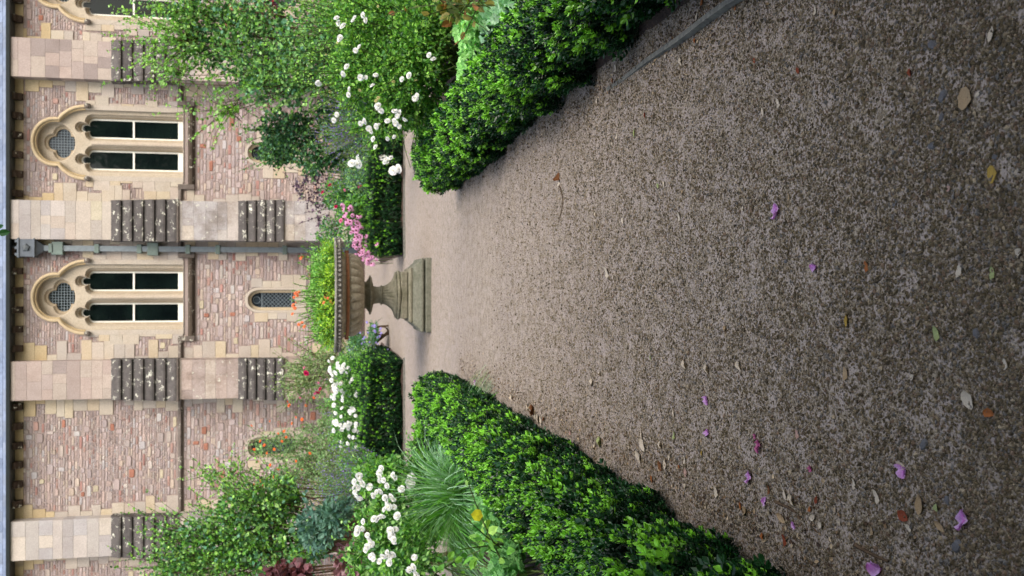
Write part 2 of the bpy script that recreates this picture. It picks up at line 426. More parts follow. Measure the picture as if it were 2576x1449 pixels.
def spray(mb, sb, starts, ends, leafsize, pal, per=14, tmpl=LEAF_V, r=0.006, sag=0.12, stemcol=(0.5,0.55,0.4)):
    """arching twigs with leaves along them; leaves go to mb, twigs to sb"""
    T = np.linspace(0, 1, 7)
    for a, e in zip(starts, ends):
        a = np.array(a, float); e = np.array(e, float); L = np.linalg.norm(e-a)
        mid = (a+e)/2 + rng.normal(0, 0.08*L, 3); mid[2] += sag*L
        P = ((1-T)**2)[:,None]*a + (2*T*(1-T))[:,None]*mid + (T**2)[:,None]*e
        if sb is not None: sb.tube(P, np.linspace(r, r*0.35, 7), 4, stemcol)
        t = rng.random(per)**0.75; q = ((1-t)**2)[:,None]*a + (2*t*(1-t))[:,None]*mid + (t**2)[:,None]*e
        ax = (e-a)/L
        d = ax*0.7 + rng.normal(0, 0.8, (per,3))
        nh = rng.normal(0, 0.5, (per,3)) + np.array([0,-0.3,0.9])
        sz = leafsize*(1.1-0.45*t)*(0.7+0.5*rng.random(per))
        mb.inst(tmpl, LEAF_F, frames(d, nh), q, sz, pal_pick(pal, per))
def outward_sprays(blobs, n, reach, upbias=0.4, yrange=None):
    p, d = blob_points(blobs, n, 1.0)
    d = d*1.0; d[:,2] += upbias; d /= np.linalg.norm(d, axis=1)[:,None]
    a = p - d*reach*0.5; e = p + d*(reach*(0.4+0.8*rng.random(n)))[:,None]
    a[:,2] = np.maximum(a[:,2], 0.05); e[:,2] = np.maximum(e[:,2], 0.08)
    return a, e
def branches(mb, base, blobs, n, r0=0.03, col=(1,1,1)):
    p, _ = blob_points(blobs, n, 0.3)
    T = np.linspace(0,1,7)
    for q in p:
        a = np.array(base) + rng.normal(0, 0.05, 3)*[1,1,0]; mid = a*0.45+q*0.55 + rng.normal(0, 0.12, 3); mid[2] += 0.1
        P = ((1-T)**2)[:,None]*a + (2*T*(1-T))[:,None]*mid + (T**2)[:,None]*q
        mb.tube(P, np.linspace(r0, r0*0.25, 7), 5, col)
def B(V, y, Y, rV, ry, rY=None):
    c = pt(V, y, Y); s = px(Y)
    return (c.x, c.y, c.z, ry*s, (rY if rY is not None else min(rV, ry)*s), rV*s)

# --- flower templates
def petal_ring(n, L, W, tilt, cup, z0=0.0, r0=0.0, ph=0.0):
    V, F = [], []
    for i in range(n):
        a = 2*math.pi*i/n + ph; k = len(V)
        ca, sa = math.cos(a), math.sin(a)
        pts = [(r0, 0, 0), (r0+L*0.5, W*0.5, L*0.10), (r0+L*0.5, -W*0.5, L*0.10), (r0+L, W*0.3, L*cup), (r0+L, -W*0.3, L*cup)]
        ct, st = math.cos(tilt), math.sin(tilt)
        for (x, y, z) in pts:
            xx = x*ct - z*st; zz = x*st + z*ct + z0
            V.append((xx*ca - y*sa, xx*sa + y*ca, zz))
        F += [(k, k+2, k+1, k), (k+1, k+2, k+4, k+3)]
    return V, F
def flower_mesh(name, rings, mat, extra=None):
    mb = MB()
    for (n, L, W, tilt, cup, z0, r0, ph, col) in rings:
        V, F = petal_ring(n, L, W, tilt, cup, z0, r0, ph)
        tri = [(f[0], f[1], f[2]) if f[0] == f[3] else f for f in F]
        mb.add(V, tri, col)
    if extra: extra(mb)
    o = mb.build(name, mat); me = o.data
    bpy.data.objects.remove(o); return me
WH = lin((246,247,246)); 
rose_me = flower_mesh('rose_bloom', [(7,0.5,0.48,0.15,0.10,0,0,0,WH),(6,0.42,0.42,0.6,0.12,0.04,0,0.4,WH),(6,0.32,0.34,1.0,0.1,0.07,0,0.1,lin((247,247,242))),(4,0.22,0.26,1.3,0,0.1,0,0.6,lin((244,243,228)))], M['petal'])
def tinted_rose(c, c2):
    return flower_mesh('bloom', [(7,0.5,0.48,0.1,0.08,0,0,0,c),(6,0.4,0.42,0.6,0.1,0.04,0,0.4,c),(5,0.28,0.32,1.05,0.05,0.07,0,0.1,c2)], M['petal'])
magenta_me = tinted_rose(lin((190,24,90)), lin((150,14,60)))
orange_me = tinted_rose(lin((232,120,62)), lin((236,150,80)))
coral_me = tinted_rose(lin((236,140,96)), lin((240,166,110)))
lilac_me = tinted_rose(lin((160,150,214)), lin((190,180,230)))
pink_me = tinted_rose(lin((230,130,170)), lin((214,90,140)))
buff_me = tinted_rose(lin((214,208,150)), lin((196,196,120)))
def cone(mb):
    mb.lathe([(0.0,0.17),(0.12,0.14),(0.17,0.04),(0.10,-0.02)], 8, col=lin((110,52,38)))
cone_me = flower_mesh('coneflower_bloom', [(13,0.5,0.17,-0.35,-0.12,0,0.05,0,lin((214,152,192)))], M['petal'], cone)

def put_flowers(parent, me, spots, size, name='flower'):
    """spots: world points"""
    for p in spots:
        o = bpy.data.objects.new(name, me); S.collection.objects.link(o)
        o.parent = parent; o.location = Vector(p) - Vector(parent.location)
        s = size*random.uniform(0.75, 1.2); o.scale = (s, s, s)
        # faces up and towards the light, each its own way
        d = Vector((random.gauss(0,0.5), -0.75+random.gauss(0,0.3), 0.7+random.gauss(0,0.3))).normalized()
        o.rotation_euler = d.to_track_quat('Z', 'Y').to_euler()

def shrub(name, label, cat, base, blobs, n, size, pal, tmpl=LEAF_V, sprays=0, reach=0.3, per=12, nb=8, group=None, mat='leaf',
          shell=0.55, droop=0.2, spray_pal=None, r0=0.02, stemcol=(1,1,1), clump=0.0, upbias=0.4, stemmat='bark', spray_size=None):
    root = empty(name, base, label, cat, group)
    fol = MB(); st = MB()
    if n: cloud(fol, blobs, n, size, pal, tmpl, shell, droop, clump=clump)
    if sprays:
        a, e = outward_sprays(blobs, sprays, reach, upbias)
        spray(fol, st, a, e, spray_size or size, spray_pal or pal, per, tmpl)
    if nb: branches(st, (base[0], base[1], base[2]+0.02), blobs, nb, r0)
    if fol.n: fol.build('foliage', M[mat], root)
    if st.n: st.build('stem', M[stemmat], root)
    return root

# --- box hedges
SPR_V, SPR_F, SPR_T = [], [], []
def make_sprig(nodes=8, L=1.0, leaf=0.31):
    V, F, T = [], [], []
    for i in range(nodes):
        h = L*i/(nodes-1)
        for j in range(2 if i < nodes-1 else 3):
            a = math.pi*j + (math.pi/2)*(i % 2) + (0.35 if i == nodes-1 else 0)
            if i == nodes-1: a = 2*math.pi*j/3
            tilt = 0.5 + 0.35*(i/(nodes-1))
            k = len(V); ls = leaf*(1.0-0.2*i/(nodes-1))
            for (x, y, z) in LEAF_V:
                x, y, z = x*ls*1.0, y*ls, -z*ls*1.5
                yy = y*math.cos(tilt) - z*math.sin(tilt); zz = y*math.sin(tilt) + z*math.cos(tilt)
                V.append((x*math.cos(a)-yy*math.sin(a), x*math.sin(a)+yy*math.cos(a), zz+h)); T.append(i/(nodes-1))
            F += [tuple(q+k for q in f) for f in LEAF_F]
    return np.array(V), np.array(F), np.array(T)
SPV, SPF, SPT = make_sprig()
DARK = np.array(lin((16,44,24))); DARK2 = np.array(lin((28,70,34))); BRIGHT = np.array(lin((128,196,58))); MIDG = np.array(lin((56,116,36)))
def hedge(label, segs, height, sprig, dens, tip=0.7, base_z=0.0, group='clipped box hedges edging the beds', topb=1.0):
    """segs: list of (x0,x1,y0,y1) boxes that make the hedge; only faces the path could see are planted densely"""
    cx = (segs[0][0]+segs[0][1])/2; cy = (segs[0][2]+segs[0][3])/2
    root = empty('box_hedge', (cx, cy, 0), label, 'hedge', group)
    core = MB(); lv = MB()
    for (x0,x1,y0,y1) in segs:
        i = sprig*0.9
        core.box(x0+i, x1-i, y0+i, y1-i, 0.0, height-i)
        areas = [('top',(x1-x0)*(y1-y0)),('x0',(y1-y0)*height),('x1',(y1-y0)*height),('y0',(x1-x0)*height),('y1',(x1-x0)*height)]
        for nm, A in areas:
            n = int(A*dens); u = rng.random(n); v = rng.random(n)
            if nm == 'top':
                p = np.stack([x0+u*(x1-x0), y0+v*(y1-y0), np.full(n, height)], 1); nr = np.array([0,0,1.0])
            elif nm in ('x0','x1'):
                p = np.stack([np.full(n, x0 if nm=='x0' else x1), y0+u*(y1-y0), 0.03+v*(height-0.03)], 1); nr = np.array([-1.0 if nm=='x0' else 1.0,0,0])
            else:
                p = np.stack([x0+u*(x1-x0), np.full(n, y0 if nm=='y0' else y1), 0.03+v*(height-0.03)], 1); nr = np.array([0,-1.0 if nm=='y0' else 1.0,0])
            # rounded shoulders and a lumpy, grown-out surface
            c = np.array([(x0+x1)/2, 0, height*0.45]); 
            ex = np.clip((np.abs(p[:,0]-(x0+x1)/2)/((x1-x0)/2)), 0, 1); ez = np.clip(p[:,2]/height, 0, 1)
            ey = np.clip(1-np.minimum(p[:,1]-y0, y1-p[:,1])/0.25, 0, 1)
            rnd = (ex**4)*(ez**5)
            p[:,0] -= np.sign(p[:,0]-(x0+x1)/2)*rnd*0.07; p[:,2] -= rnd*0.05 + (ey**3)*(ez**4)*0.05 + (0.07*(0.5+0.5*np.sin(p[:,0]*3.1+p[:,1]*2.3))*ez**3 if height > 0.55 else 0)
            lump = (1.0 if height < 0.55 else 1.9)*0.022*np.sin(p[:,1]*9+p[:,0]*4)+0.018*np.sin(p[:,1]*17+p[:,2]*13)+0.015*np.cos(p[:,0]*23+p[:,1]*5)
            p += nr*lump[:,None]
            if nm != 'top': p[:,2] = np.maximum(p[:,2], 0.02)
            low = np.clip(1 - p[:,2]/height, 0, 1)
            p -= nr*(0.05*low**2)[:,None]*(nm != 'top')
            d = nr*(0.5 if nm!='top' else 0.6) + np.array([0,0,0.85]) + rng.normal(0,0.24,(n,3))
            d /= np.linalg.norm(d, axis=1)[:,None]
            h = rng.normal(size=(n,3)); x = np.cross(h,d); x /= np.linalg.norm(x,axis=1)[:,None]; y = np.cross(d,x)
            rot = np.stack([x,y,d],2)
            s = sprig*(0.65+0.6*rng.random(n)); tall = rng.random(n) < 0.09; s = np.where(tall, s*1.7, s)
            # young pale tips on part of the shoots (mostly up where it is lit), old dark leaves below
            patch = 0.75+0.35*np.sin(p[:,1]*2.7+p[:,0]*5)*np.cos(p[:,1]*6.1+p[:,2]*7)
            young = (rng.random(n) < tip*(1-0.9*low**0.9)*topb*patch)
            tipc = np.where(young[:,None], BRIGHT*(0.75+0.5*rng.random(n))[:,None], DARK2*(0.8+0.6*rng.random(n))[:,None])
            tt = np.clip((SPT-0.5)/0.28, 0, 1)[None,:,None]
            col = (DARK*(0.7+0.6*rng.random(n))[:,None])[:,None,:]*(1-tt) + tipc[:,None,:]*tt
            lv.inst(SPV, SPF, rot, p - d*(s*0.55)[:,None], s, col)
    core.build('twig_core', M['hedge_core'], root)
    lv.build('foliage', M['box_leaf'], root)
    return root

hedge('glossy box hedge with bright tips in front of the arching grass tuft',
      [(-1.36,-0.93,1.6,10.3), (-2.5,-1.30,9.75,10.28)], 0.46, 0.078, 1150)
hedge('glossy box hedge with bright tips just behind the long weathered timber board',
      [(1.20,1.60,1.6,5.2), (1.14,1.59,5.15,7.8), (1.06,1.58,7.7,10.2)], 0.45, 0.076, 1150)
hedge('dark bluish box hedge beyond the crossing with small white roses behind it',
      [(-3.6,-1.25,16.6,17.3),(-1.9,-1.25,17.2,20.5)], 0.72, 0.085, 800, tip=0.6, topb=0.8)
hedge('small dark box hedge with a rounded end under the pink coneflowers',
      [(0.6,2.6,16.6,17.2)], 0.60, 0.085, 800, tip=0.5)

# ------------------------------------------------------------------ the palace
FY = 32.0
K = 0.004462                       # metres per working unit of the window drawings at the facade
pal_root = empty('palace', (0, FY, 0), 'long two-storey palace of pink and grey rubble stone with pointed traceried windows and stepped buttresses', 'building')

def srgb_pick(lst): return np.array(lin(random.choice(lst)))
BUFF = [(186,176,162),(190,181,166),(180,171,158),(188,174,152),(190,178,156),(176,168,160)]
ASH = [(180,171,162),(174,166,158),(186,176,165),(168,160,155),(182,170,159)]
PINKASH = [(174,158,150),(170,156,150),(180,166,156),(162,148,142),(176,164,154),(152,140,136)]
GREYASH = [(184,176,170),(176,170,165),(190,181,170),(168,162,160),(172,168,168)]

def fxx(V, y, Y=FY): return pt(V, y, Y).x
EX = []                            # rectangles kept free of rubble: x0,x1,z0,z1
# buttress centres (photo rows) -> world X
BUT = [(-235,'a'),(160,'b'),(557,'c'),(952,'d'),(1343,'e'),(1738,'f')]
BX = []
for yv, _ in BUT:
    BX.append(fxx(250, yv))
BW = 0.59                          # half width
Z_EAVE = fz(36, FY); Z_CORB_B = fz(59, FY)
zt1, zb1 = fz(275, 31.4), fz(445, 31.0)
zt2, zb2 = fz(597, 30.9), fz(715, 30.5)

def ashlar(mb, x0, x1, z0, z1, yf, yb, pal, rh=0.36, nb=(1,3), gap=0.004):
    z = z0
    while z < z1 - 0.02:
        h = min(rh*random.uniform(0.75, 1.2), z1 - z)
        if z1 - z - h < 0.1: h = z1 - z
        k = random.randint(*nb); cuts = sorted([x0 + (x1-x0)*(i/k + (random.uniform(-0.12,0.12) if 0 < i < k else 0)) for i in range(k+1)])
        for a, b_ in zip(cuts[:-1], cuts[1:]):
            mb.bbox(a+gap/2, b_-gap/2, yf - random.uniform(0, 0.004), yb, z+gap/2, z+h-gap/2, 0.004, srgb_pick(pal)*random.uniform(0.95, 1.04))
        z += h

# buttresses
def buttress(cx, up_pal, low_mat, low_pal, xo):
    b = MB(); x0, x1 = cx-BW, cx+BW
    ashlar(b, x0, x1, zt1-0.05, Z_EAVE-0.02, 31.55, FY+0.1, up_pal)
    b.box(x0+0.01, x1-0.01, 31.56, FY+0.1, zt1-0.05, Z_EAVE-0.02, lin((170,158,140)))
    o = b.build('buttress', M['ashlar'], pal_root)
    c = MB()
    ashlar(c, x0-0.01, x1+0.01, zt2-0.05, zb1, 31.02, FY+0.1, low_pal, 0.32)
    c.box(x0, x1, 31.03, FY+0.1, zt2-0.05, zb1, lin((168,158,146)))
    c.build('lower_stage', M[low_mat], o); c = MB()
    ashlar(c, x0-0.02, x1+0.02, 0.0, zb2, 30.5, FY+0.1, low_pal, 0.34)
    c.box(x0-0.01, x1+0.01, 30.51, FY+0.1, 0, zb2, lin((168,158,146)))
    c.build('lower_stage', M[low_mat], o)
    for (zt, zb, ya, yb2, n) in ((zt1, zb1, 31.55, 31.02, 6), (zt2, zb2, 31.02, 30.5, 5)):
        wm = MB()
        for i in range(n):
            za = zt - (zt-zb)*i/n; zc = zt - (zt-zb)*(i+1)/n
            y_a = ya + (yb2-ya)*i/n; y_c = ya + (yb2-ya)*(i+1)/n - 0.05
            ov = 0.035 + 0.004*i
            poly = [(y_a+0.01, za-0.004), (y_c-0.02, zc+0.07), (y_c-0.02, zc+0.015), (y_c+0.0, zc+0.0), (y_a+0.4, zc+0.0), (y_a+0.4, za-0.004)]
            wm.prism_yz(poly, x0-ov, x1+ov, np.array([1,1,1])*random.uniform(0.8,1.25))
        wm.build('weathering', M['weathering'], o)
    d = MB(); d.tube([(x0-0.07, 31.0, zb1-0.02),(x1+0.07, 31.0, zb1-0.02)], 0.05, 8)
    d.build('drip_mould', M['string'], o)
    EX.append((x0-0.02, x1+0.02, -1, 12))
pals = {'a':(PINKASH,'ashlar',ASH),'b':(PINKASH,'ashlar',ASH),'c':([*GREYASH,(188,180,160),*ASH],'grimy_ashlar',GREYASH),
        'd':(PINKASH,'grimy_ashlar',PINKASH),'e':(GREYASH,'ashlar',GREYASH),'f':(ASH,'ashlar',ASH)}
for (yv, k), bx_ in zip(BUT, BX):
    buttress(bx_, pals[k][0], pals[k][1], pals[k][2], 0)

# quoins beside each buttress, buff blocks of uneven length keyed into the rubble
for bx_ in BX:
    for sgn in (-1, 1):
        for (zlo, zhi) in ((0.3, zb1-0.1), (zb1+0.08, Z_CORB_B)):
            qm = MB(); z = zlo
            while z < zhi - 0.05:
                h = min(random.uniform(0.22, 0.42), zhi - z)
                L = random.choice([0.12, 0.3, 0.42, 0.2, 0.55, 0.34]) + random.uniform(-0.04, 0.06)
                a = bx_ + sgn*(BW-0.02); b_ = bx_ + sgn*(BW+L)
                xa, xb = min(a, b_), max(a, b_)
                top = z > zhi-0.9 and zlo > 3
                qm.bbox(xa, xb-0.004, FY-0.03-random.uniform(0,0.006), FY+0.08, z+0.003, z+h-0.003, 0.006, srgb_pick([(192,176,144),(188,170,136)] if top else BUFF+ASH))
                EX.append((xa-0.01, xb+0.01, z, z+h)); z += h
            qm.build('quoins', M['dressing'], pal_root)

# ---- curve plates with holes
from mathutils.geometry import delaunay_2d_cdt
def inside(p, poly):
    x, y = p; c = False; n = len(poly); j = n-1
    for i in range(n):
        (xi, yi), (xj, yj) = poly[i], poly[j]
        if (yi > y) != (yj > y) and x < (xj-xi)*(y-yi)/(yj-yi)+xi: c = not c
        j = i
    return c
def offset_loop(poly, d):
    """move a loop to its left by d (rings run counter-clockwise round what they enclose)"""
    n = len(poly); out = []
    for i in range(n):
        a, b, c = Vector(poly[i-1]), Vector(poly[i]), Vector(poly[(i+1) % n])
        e1 = (b-a).normalized(); e2 = (c-b).normalized()
        n1 = Vector((-e1.y, e1.x)); n2 = Vector((-e2.y, e2.x)); m = n1+n2
        if m.length < 1e-3: m = n1
        m.normalize(); k = d/max(0.5, m.dot(n1)); out.append((b.x+m.x*k, b.y+m.y*k))
    return out
def area(poly): return sum(poly[i-1][0]*poly[i][1]-poly[i][0]*poly[i-1][1] for i in range(len(poly)))/2
def clean(poly):
    out = []
    for p in poly:
        if not out or math.hypot(p[0]-out[-1][0], p[1]-out[-1][1]) > 0.004: out.append(p)
    while math.hypot(out[0][0]-out[-1][0], out[0][1]-out[-1][1]) < 0.004: out.pop()
    return out if area(out) > 0 else out[::-1]
def plate(name, outers, holes, y_front, thick, mat, parent, bev=0.0, col=None):
    """a flat stone or timber plate with openings and chamfered edges"""
    outers = [clean(p) for p in outers]; holes = [clean(p) for p in holes]
    fo = [offset_loop(p, bev) if bev else p for p in outers]; fh = [offset_loop(p, -bev) if bev else p for p in holes]
    pts, edges = [], []
    for lp in fo+fh:
        k = len(pts); pts += [Vector(p) for p in lp]; edges += [(k+i, k+(i+1) % len(lp)) for i in range(len(lp))]
    v2, e2, f2, _, _, _ = delaunay_2d_cdt(pts, edges, [], 0, 1e-6)
    tris = []
    for f in f2:
        c = ((v2[f[0]].x+v2[f[1]].x+v2[f[2]].x)/3, (v2[f[0]].y+v2[f[1]].y+v2[f[2]].y)/3)
        if any(inside(c, o) for o in fo) and not any(inside(c, h) for h in fh): tris.append(tuple(f))
    mb = MB(); c_ = col or (1,1,1)
    mb.add([(p.x, y_front, p.y) for p in v2], tris, c_)
    for full, fr in list(zip(outers, fo))+list(zip(holes, fh)):
        n = len(full); V = [(x, y_front, z) for x, z in fr]+[(x, y_front+bev, z) for x, z in full]+[(x, y_front+thick, z) for x, z in full]
        F = []
        for i in range(n):
            j2 = (i+1) % n
            if bev: F.append((i, j2, n+j2, n+i))
            F.append((n+i, n+j2, 2*n+j2, 2*n+i))
        mb.add(V, F, c_)
    return mb.build(name, mat, parent)
def arc(cx, cy, r, a0, a1, n=12):
    return [(cx + r*math.cos(R(a0 + (a1-a0)*i/n)), cy + r*math.sin(R(a0 + (a1-a0)*i/n))) for i in range(n+1)]

# window drawing units: u to the right from the window axis, w = picture column (V*2.79)
_wz = {}
def wz(c, Y=FY): return fz(c/2.79, Y)
# reference heights at the facade
def U(cx, pts): return [(cx + u*K, z) for u, z in pts]
Zq = wz(432)                      # quatrefoil centre
def hood_outline(cx, grow=0.0):
    g = grow*1.0
    r = 159*K + g; zc = wz(389); pts = []
    zs = wz(602)
    # right label stop up over to the left one
    xs = 250*K + g; xc = 157*K + g*0.8; zcusp = wz(415)
    Rr = 227*K + g; ccx = xs - Rr
    hz = zcusp - zs
    sh = []
    a_end = math.asin(min(1, hz/Rr))
    for i in range(10): 
        a = a_end*i/9; sh.append((ccx + Rr*math.cos(a), zs + Rr*math.sin(a)))
    sc_ = xc/ max(1e-6, sh[-1][0])
    sh = [(x - (x-xs)*0 + (xc - sh[-1][0])*(i/9)**2, z) for i, (x, z) in enumerate(sh)]
    top = []
    rz = wz(230) + g*0.95 - zc
    for i in range(1, 24):
        a = math.pi*i/24; a0 = math.asin(max(-1, min(1, (zcusp-zc)/rz)))
        aa = a0 + (math.pi-2*a0)*i/24
        top.append((math.cos(aa)*xc/math.cos(a0), zc + rz*math.sin(aa)))
    full = sh + top + [(-x, z) for x, z in reversed(sh)]
    return [(cx+x, z) for x, z in full]
def light_shape(cx, w_, ztop, zbot, ins=0.0):
    """trefoil-headed light: half width w_, apex ztop, foot zbot"""
    w1 = w_ - ins; zt = ztop - ins; cr = w_*0.40 - ins*0.5          # central lobe radius
    zl = zt - cr                                       # lobe centre
    sh = w1*0.62                                       # shoulder lobe radius
    zs = zl - cr*1.15
    right_ = [(w1, zbot+ins)] + [(w1 - sh + sh*math.cos(R(a)), zs - sh*0.55 + sh*0.8*math.sin(R(a))) for a in range(0, 86, 17)]
    right_ += [(cr*0.82, zs + 0.02)]
    right_ += [(cr*math.cos(R(a)), zl + cr*math.sin(R(a))) for a in range(-30, 91, 15)]
    return [(cx+x, z) for x, z in right_] + [(cx-x, z) for x, z in reversed(right_[:-1])]
def quatrefoil(cx, cz, r, off):
    pts = []
    for k in range(4):
        a0 = 90*k
        ox, oz = off*math.cos(R(a0)), off*math.sin(R(a0))
        am = 135 - math.degrees(math.acos(min(1, off/math.sqrt(2)/r)))
        for i in range(11):
            a = -am + 2*am*i/10
            pts.append((cx + ox + r*math.cos(R(a0+a)), cz + oz + r*math.sin(R(a0+a))))
    return pts

holes = []                        # wall openings
def upper_window(cx, bright=False):
    root = bpy.data.objects.new('window', None); S.collection.objects.link(root)
    root.parent = pal_root; root.location = (0, 0, 0)
    # window root sits at palace root; children carry world coordinates
    root.location = (0, 0, 0)
    def fix(o): o.location = -Vector(pal_root.location); return o
    zsill = wz(1285); za = wz(602)
    hood = hood_outline(cx)
    # dressed surround with the arch-shaped opening
    inner = hood_outline(cx, -0.10)
    arch_hole = [(cx+228*K, zsill)] + inner + [(cx-228*K, zsill)]
    outer = [(cx+262*K, zsill-0.02), (cx+262*K, za)] + hood_outline(cx, 0.02)[1:-1] + [(cx-262*K, za), (cx-262*K, zsill-0.02)]
    fix(plate('surround', [outer], [arch_hole], FY-0.035, 0.18, M['dressing'], root, 0.006, lin((182,173,161))))
    # splayed tracery, two layers
    back = [(cx+236*K, zsill-0.01)] + [(x, z) for x, z in hood_outline(cx, -0.06)] + [(cx-236*K, zsill-0.01)]
    Lw = 66*K; off = 110.5*K; zlt = wz(558); zlb = wz(1282)
    L1 = [light_shape(cx+s*off, Lw+0.11, zlt+0.14, zsill+0.01, 0) for s in (-1, 1)]
    Q1 = quatrefoil(cx, Zq, 0.34, 0.30)
    circ = [(cx+x, z) for x, z in [(0.60*math.cos(R(a)), Zq+0.20+0.57*math.sin(R(a))) for a in range(0, 360, 12)]]
    fix(plate('tracery', [back], L1 + [circ], FY+0.10, 0.10, M['dressing'], root, 0.022, lin((185,174,156))))
    L2 = [light_shape(cx+s*off, Lw+0.055, zlt+0.07, zsill+0.01, 0) for s in (-1, 1)]
    fix(plate('tracery', [back], L2 + [quatrefoil(cx, Zq, 0.27, 0.27)], FY+0.19, 0.08, M['dressing'], root, 0.022, lin((178,166,148))))
    L3 = [light_shape(cx+s*off, Lw+0.02, zlt+0.03, zsill+0.01, 0) for s in (-1, 1)]
    fix(plate('tracery', [back], L3 + [quatrefoil(cx, Zq, 0.215, 0.235)], FY+0.27, 0.07, M['dressing'], root, 0.015, lin((180,165,142))))
    # mullion roll
    mm = MB(); mm.tube([(cx, FY+0.11, zsill), (cx, FY+0.11, wz(640))], 0.07, 8, lin((186,174,158)))
    fix(mm.build('mullion', M['dressing'], root, smooth=True))
    for s in (-1, 1):
        c = cx + s*off
        fr = fix(plate('sash', [light_shape(c, Lw+0.018, zlt+0.028, zlb, 0)], [light_shape(c, Lw-0.035, zlt-0.03, wz(1240), 0)], FY+0.34, 0.05, M['white_paint'], root, 0.008))
        bar = MB(); bar.box(c-Lw, c+Lw, FY+0.335, FY+0.38, wz(932), wz(919))
        fix(bar.build('transom_bar', M['white_paint'], root))
        bar = MB(); bar.box(c-Lw, c+Lw, FY+0.332, FY+0.42, zlb-0.02, wz(1243)); fix(bar.build('bottom_rail', M['white_paint'], root))
        pane = MB(); pane.box(c-Lw-0.01, c+Lw+0.01, FY+0.385, FY+0.40, zlb, zlt+0.02)
        fix(pane.build('pane', M['glass'], root))
    q = MB(); q.box(cx-0.6, cx+0.6, FY+0.36, FY+0.38, Zq-0.6, Zq+0.6)
    fix(q.build('pane', M['leaded'] if bright else M['glass'], root))
    ld = MB()
    for i in range(-5, 6):
        ld.box(cx+i*0.085-0.008, cx+i*0.085+0.008, FY+0.345, FY+0.355, Zq-0.5, Zq+0.5)
        ld.box(cx-0.5, cx+0.5, FY+0.342, FY+0.353, Zq+i*0.085-0.008, Zq+i*0.085+0.008)
    fix(ld.build('lead_lattice', M['lead'], root))
    # hood mould and carved stops
    hm = MB(); hp = [(x, FY-0.06, z) for x, z in hood]
    hm.tube(hp, 0.055, 8, lin((196,178,146)))
    hm.tube([(x, FY-0.02, z) for x, z in hood_outline(cx, -0.085)], 0.032, 6, lin((186,166,130)))
    fix(hm.build('hood_mould', M['dressing'], root, smooth=True))
    for s in (-1, 1):
        st = MB(); x = cx + s*252*K
        st.lathe([(0.0,-0.10),(0.05,-0.09),(0.085,-0.03),(0.09,0.03),(0.06,0.08),(0.0,0.10)], 8, 0, 0, lambda i, th: 1+0.18*np.cos(th*4+i))
        o = fix(st.build('label_stop', M['string'], root, smooth=False)); 
        o.location = Vector((x, FY-0.10, za-0.07)) - Vector(pal_root.location)
    # sill: sloping wash then a moulded lip
    sl = MB(); s0, s1 = wz(1285), wz(1368); hw = 276*K
    sl.prism_yz([(FY+0.30, s0+0.005), (FY-0.05, wz(1325)), (FY-0.13, wz(1338)), (FY-0.13, wz(1352)), (FY-0.07, s1+0.01), (FY-0.03, s1), (FY+0.3, s1)], cx-hw, cx+hw, lin((176,168,156)))
    fix(sl.build('sill', M['string'], root))
    sm = MB(); sm.bbox(cx-hw+0.02, cx+hw-0.02, FY-0.04, FY+0.1, wz(1325)+0.0, wz(1285)+0.02, 0.01, lin((198,188,170)))
    holes.append([(cx+240*K, zsill-0.03)] + hood_outline(cx, -0.03) + [(cx-240*K, zsill-0.03)])
    EX.append((cx-270*K, cx+270*K, s1-0.03, wz(560)))
    for k in range(9):                                 # follow the arch
        c0 = 560 - k*37; c1 = c0 - 37
        zz = (wz(c0)+wz(c1))/2
        xs = [abs(x-cx) for x, z in hood if z > wz(c0)-0.05]
        if xs: EX.append((cx-max(xs)-0.06, cx+max(xs)+0.06, wz(c0), wz(c1)))
    # jamb stones keyed into the rubble
    for sgn in (-1, 1):
        jb = MB(); z = s0
        while z < za-0.1:
            h = random.uniform(0.3, 0.5); h = min(h, za-z); Lq = random.choice([0.06, 0.2, 0.3, 0.14])
            a = cx+sgn*262*K; b_ = cx+sgn*(262*K+Lq)
            jb.bbox(min(a,b_), max(a,b_), FY-0.034, FY+0.06, z+0.003, z+h-0.003, 0.006, srgb_pick(BUFF+ASH))
            EX.append((min(a,b_)-0.01, max(a,b_)+0.01, z, z+h)); z += h
        fix(jb.build('jamb_stones', M['dressing'], root))
    return root
WY = [-33, 360, 747.5]
WX = [fxx(250, yv) for yv in WY]
for i, wx in enumerate(WX): upper_window(wx, bright=(i == 1))

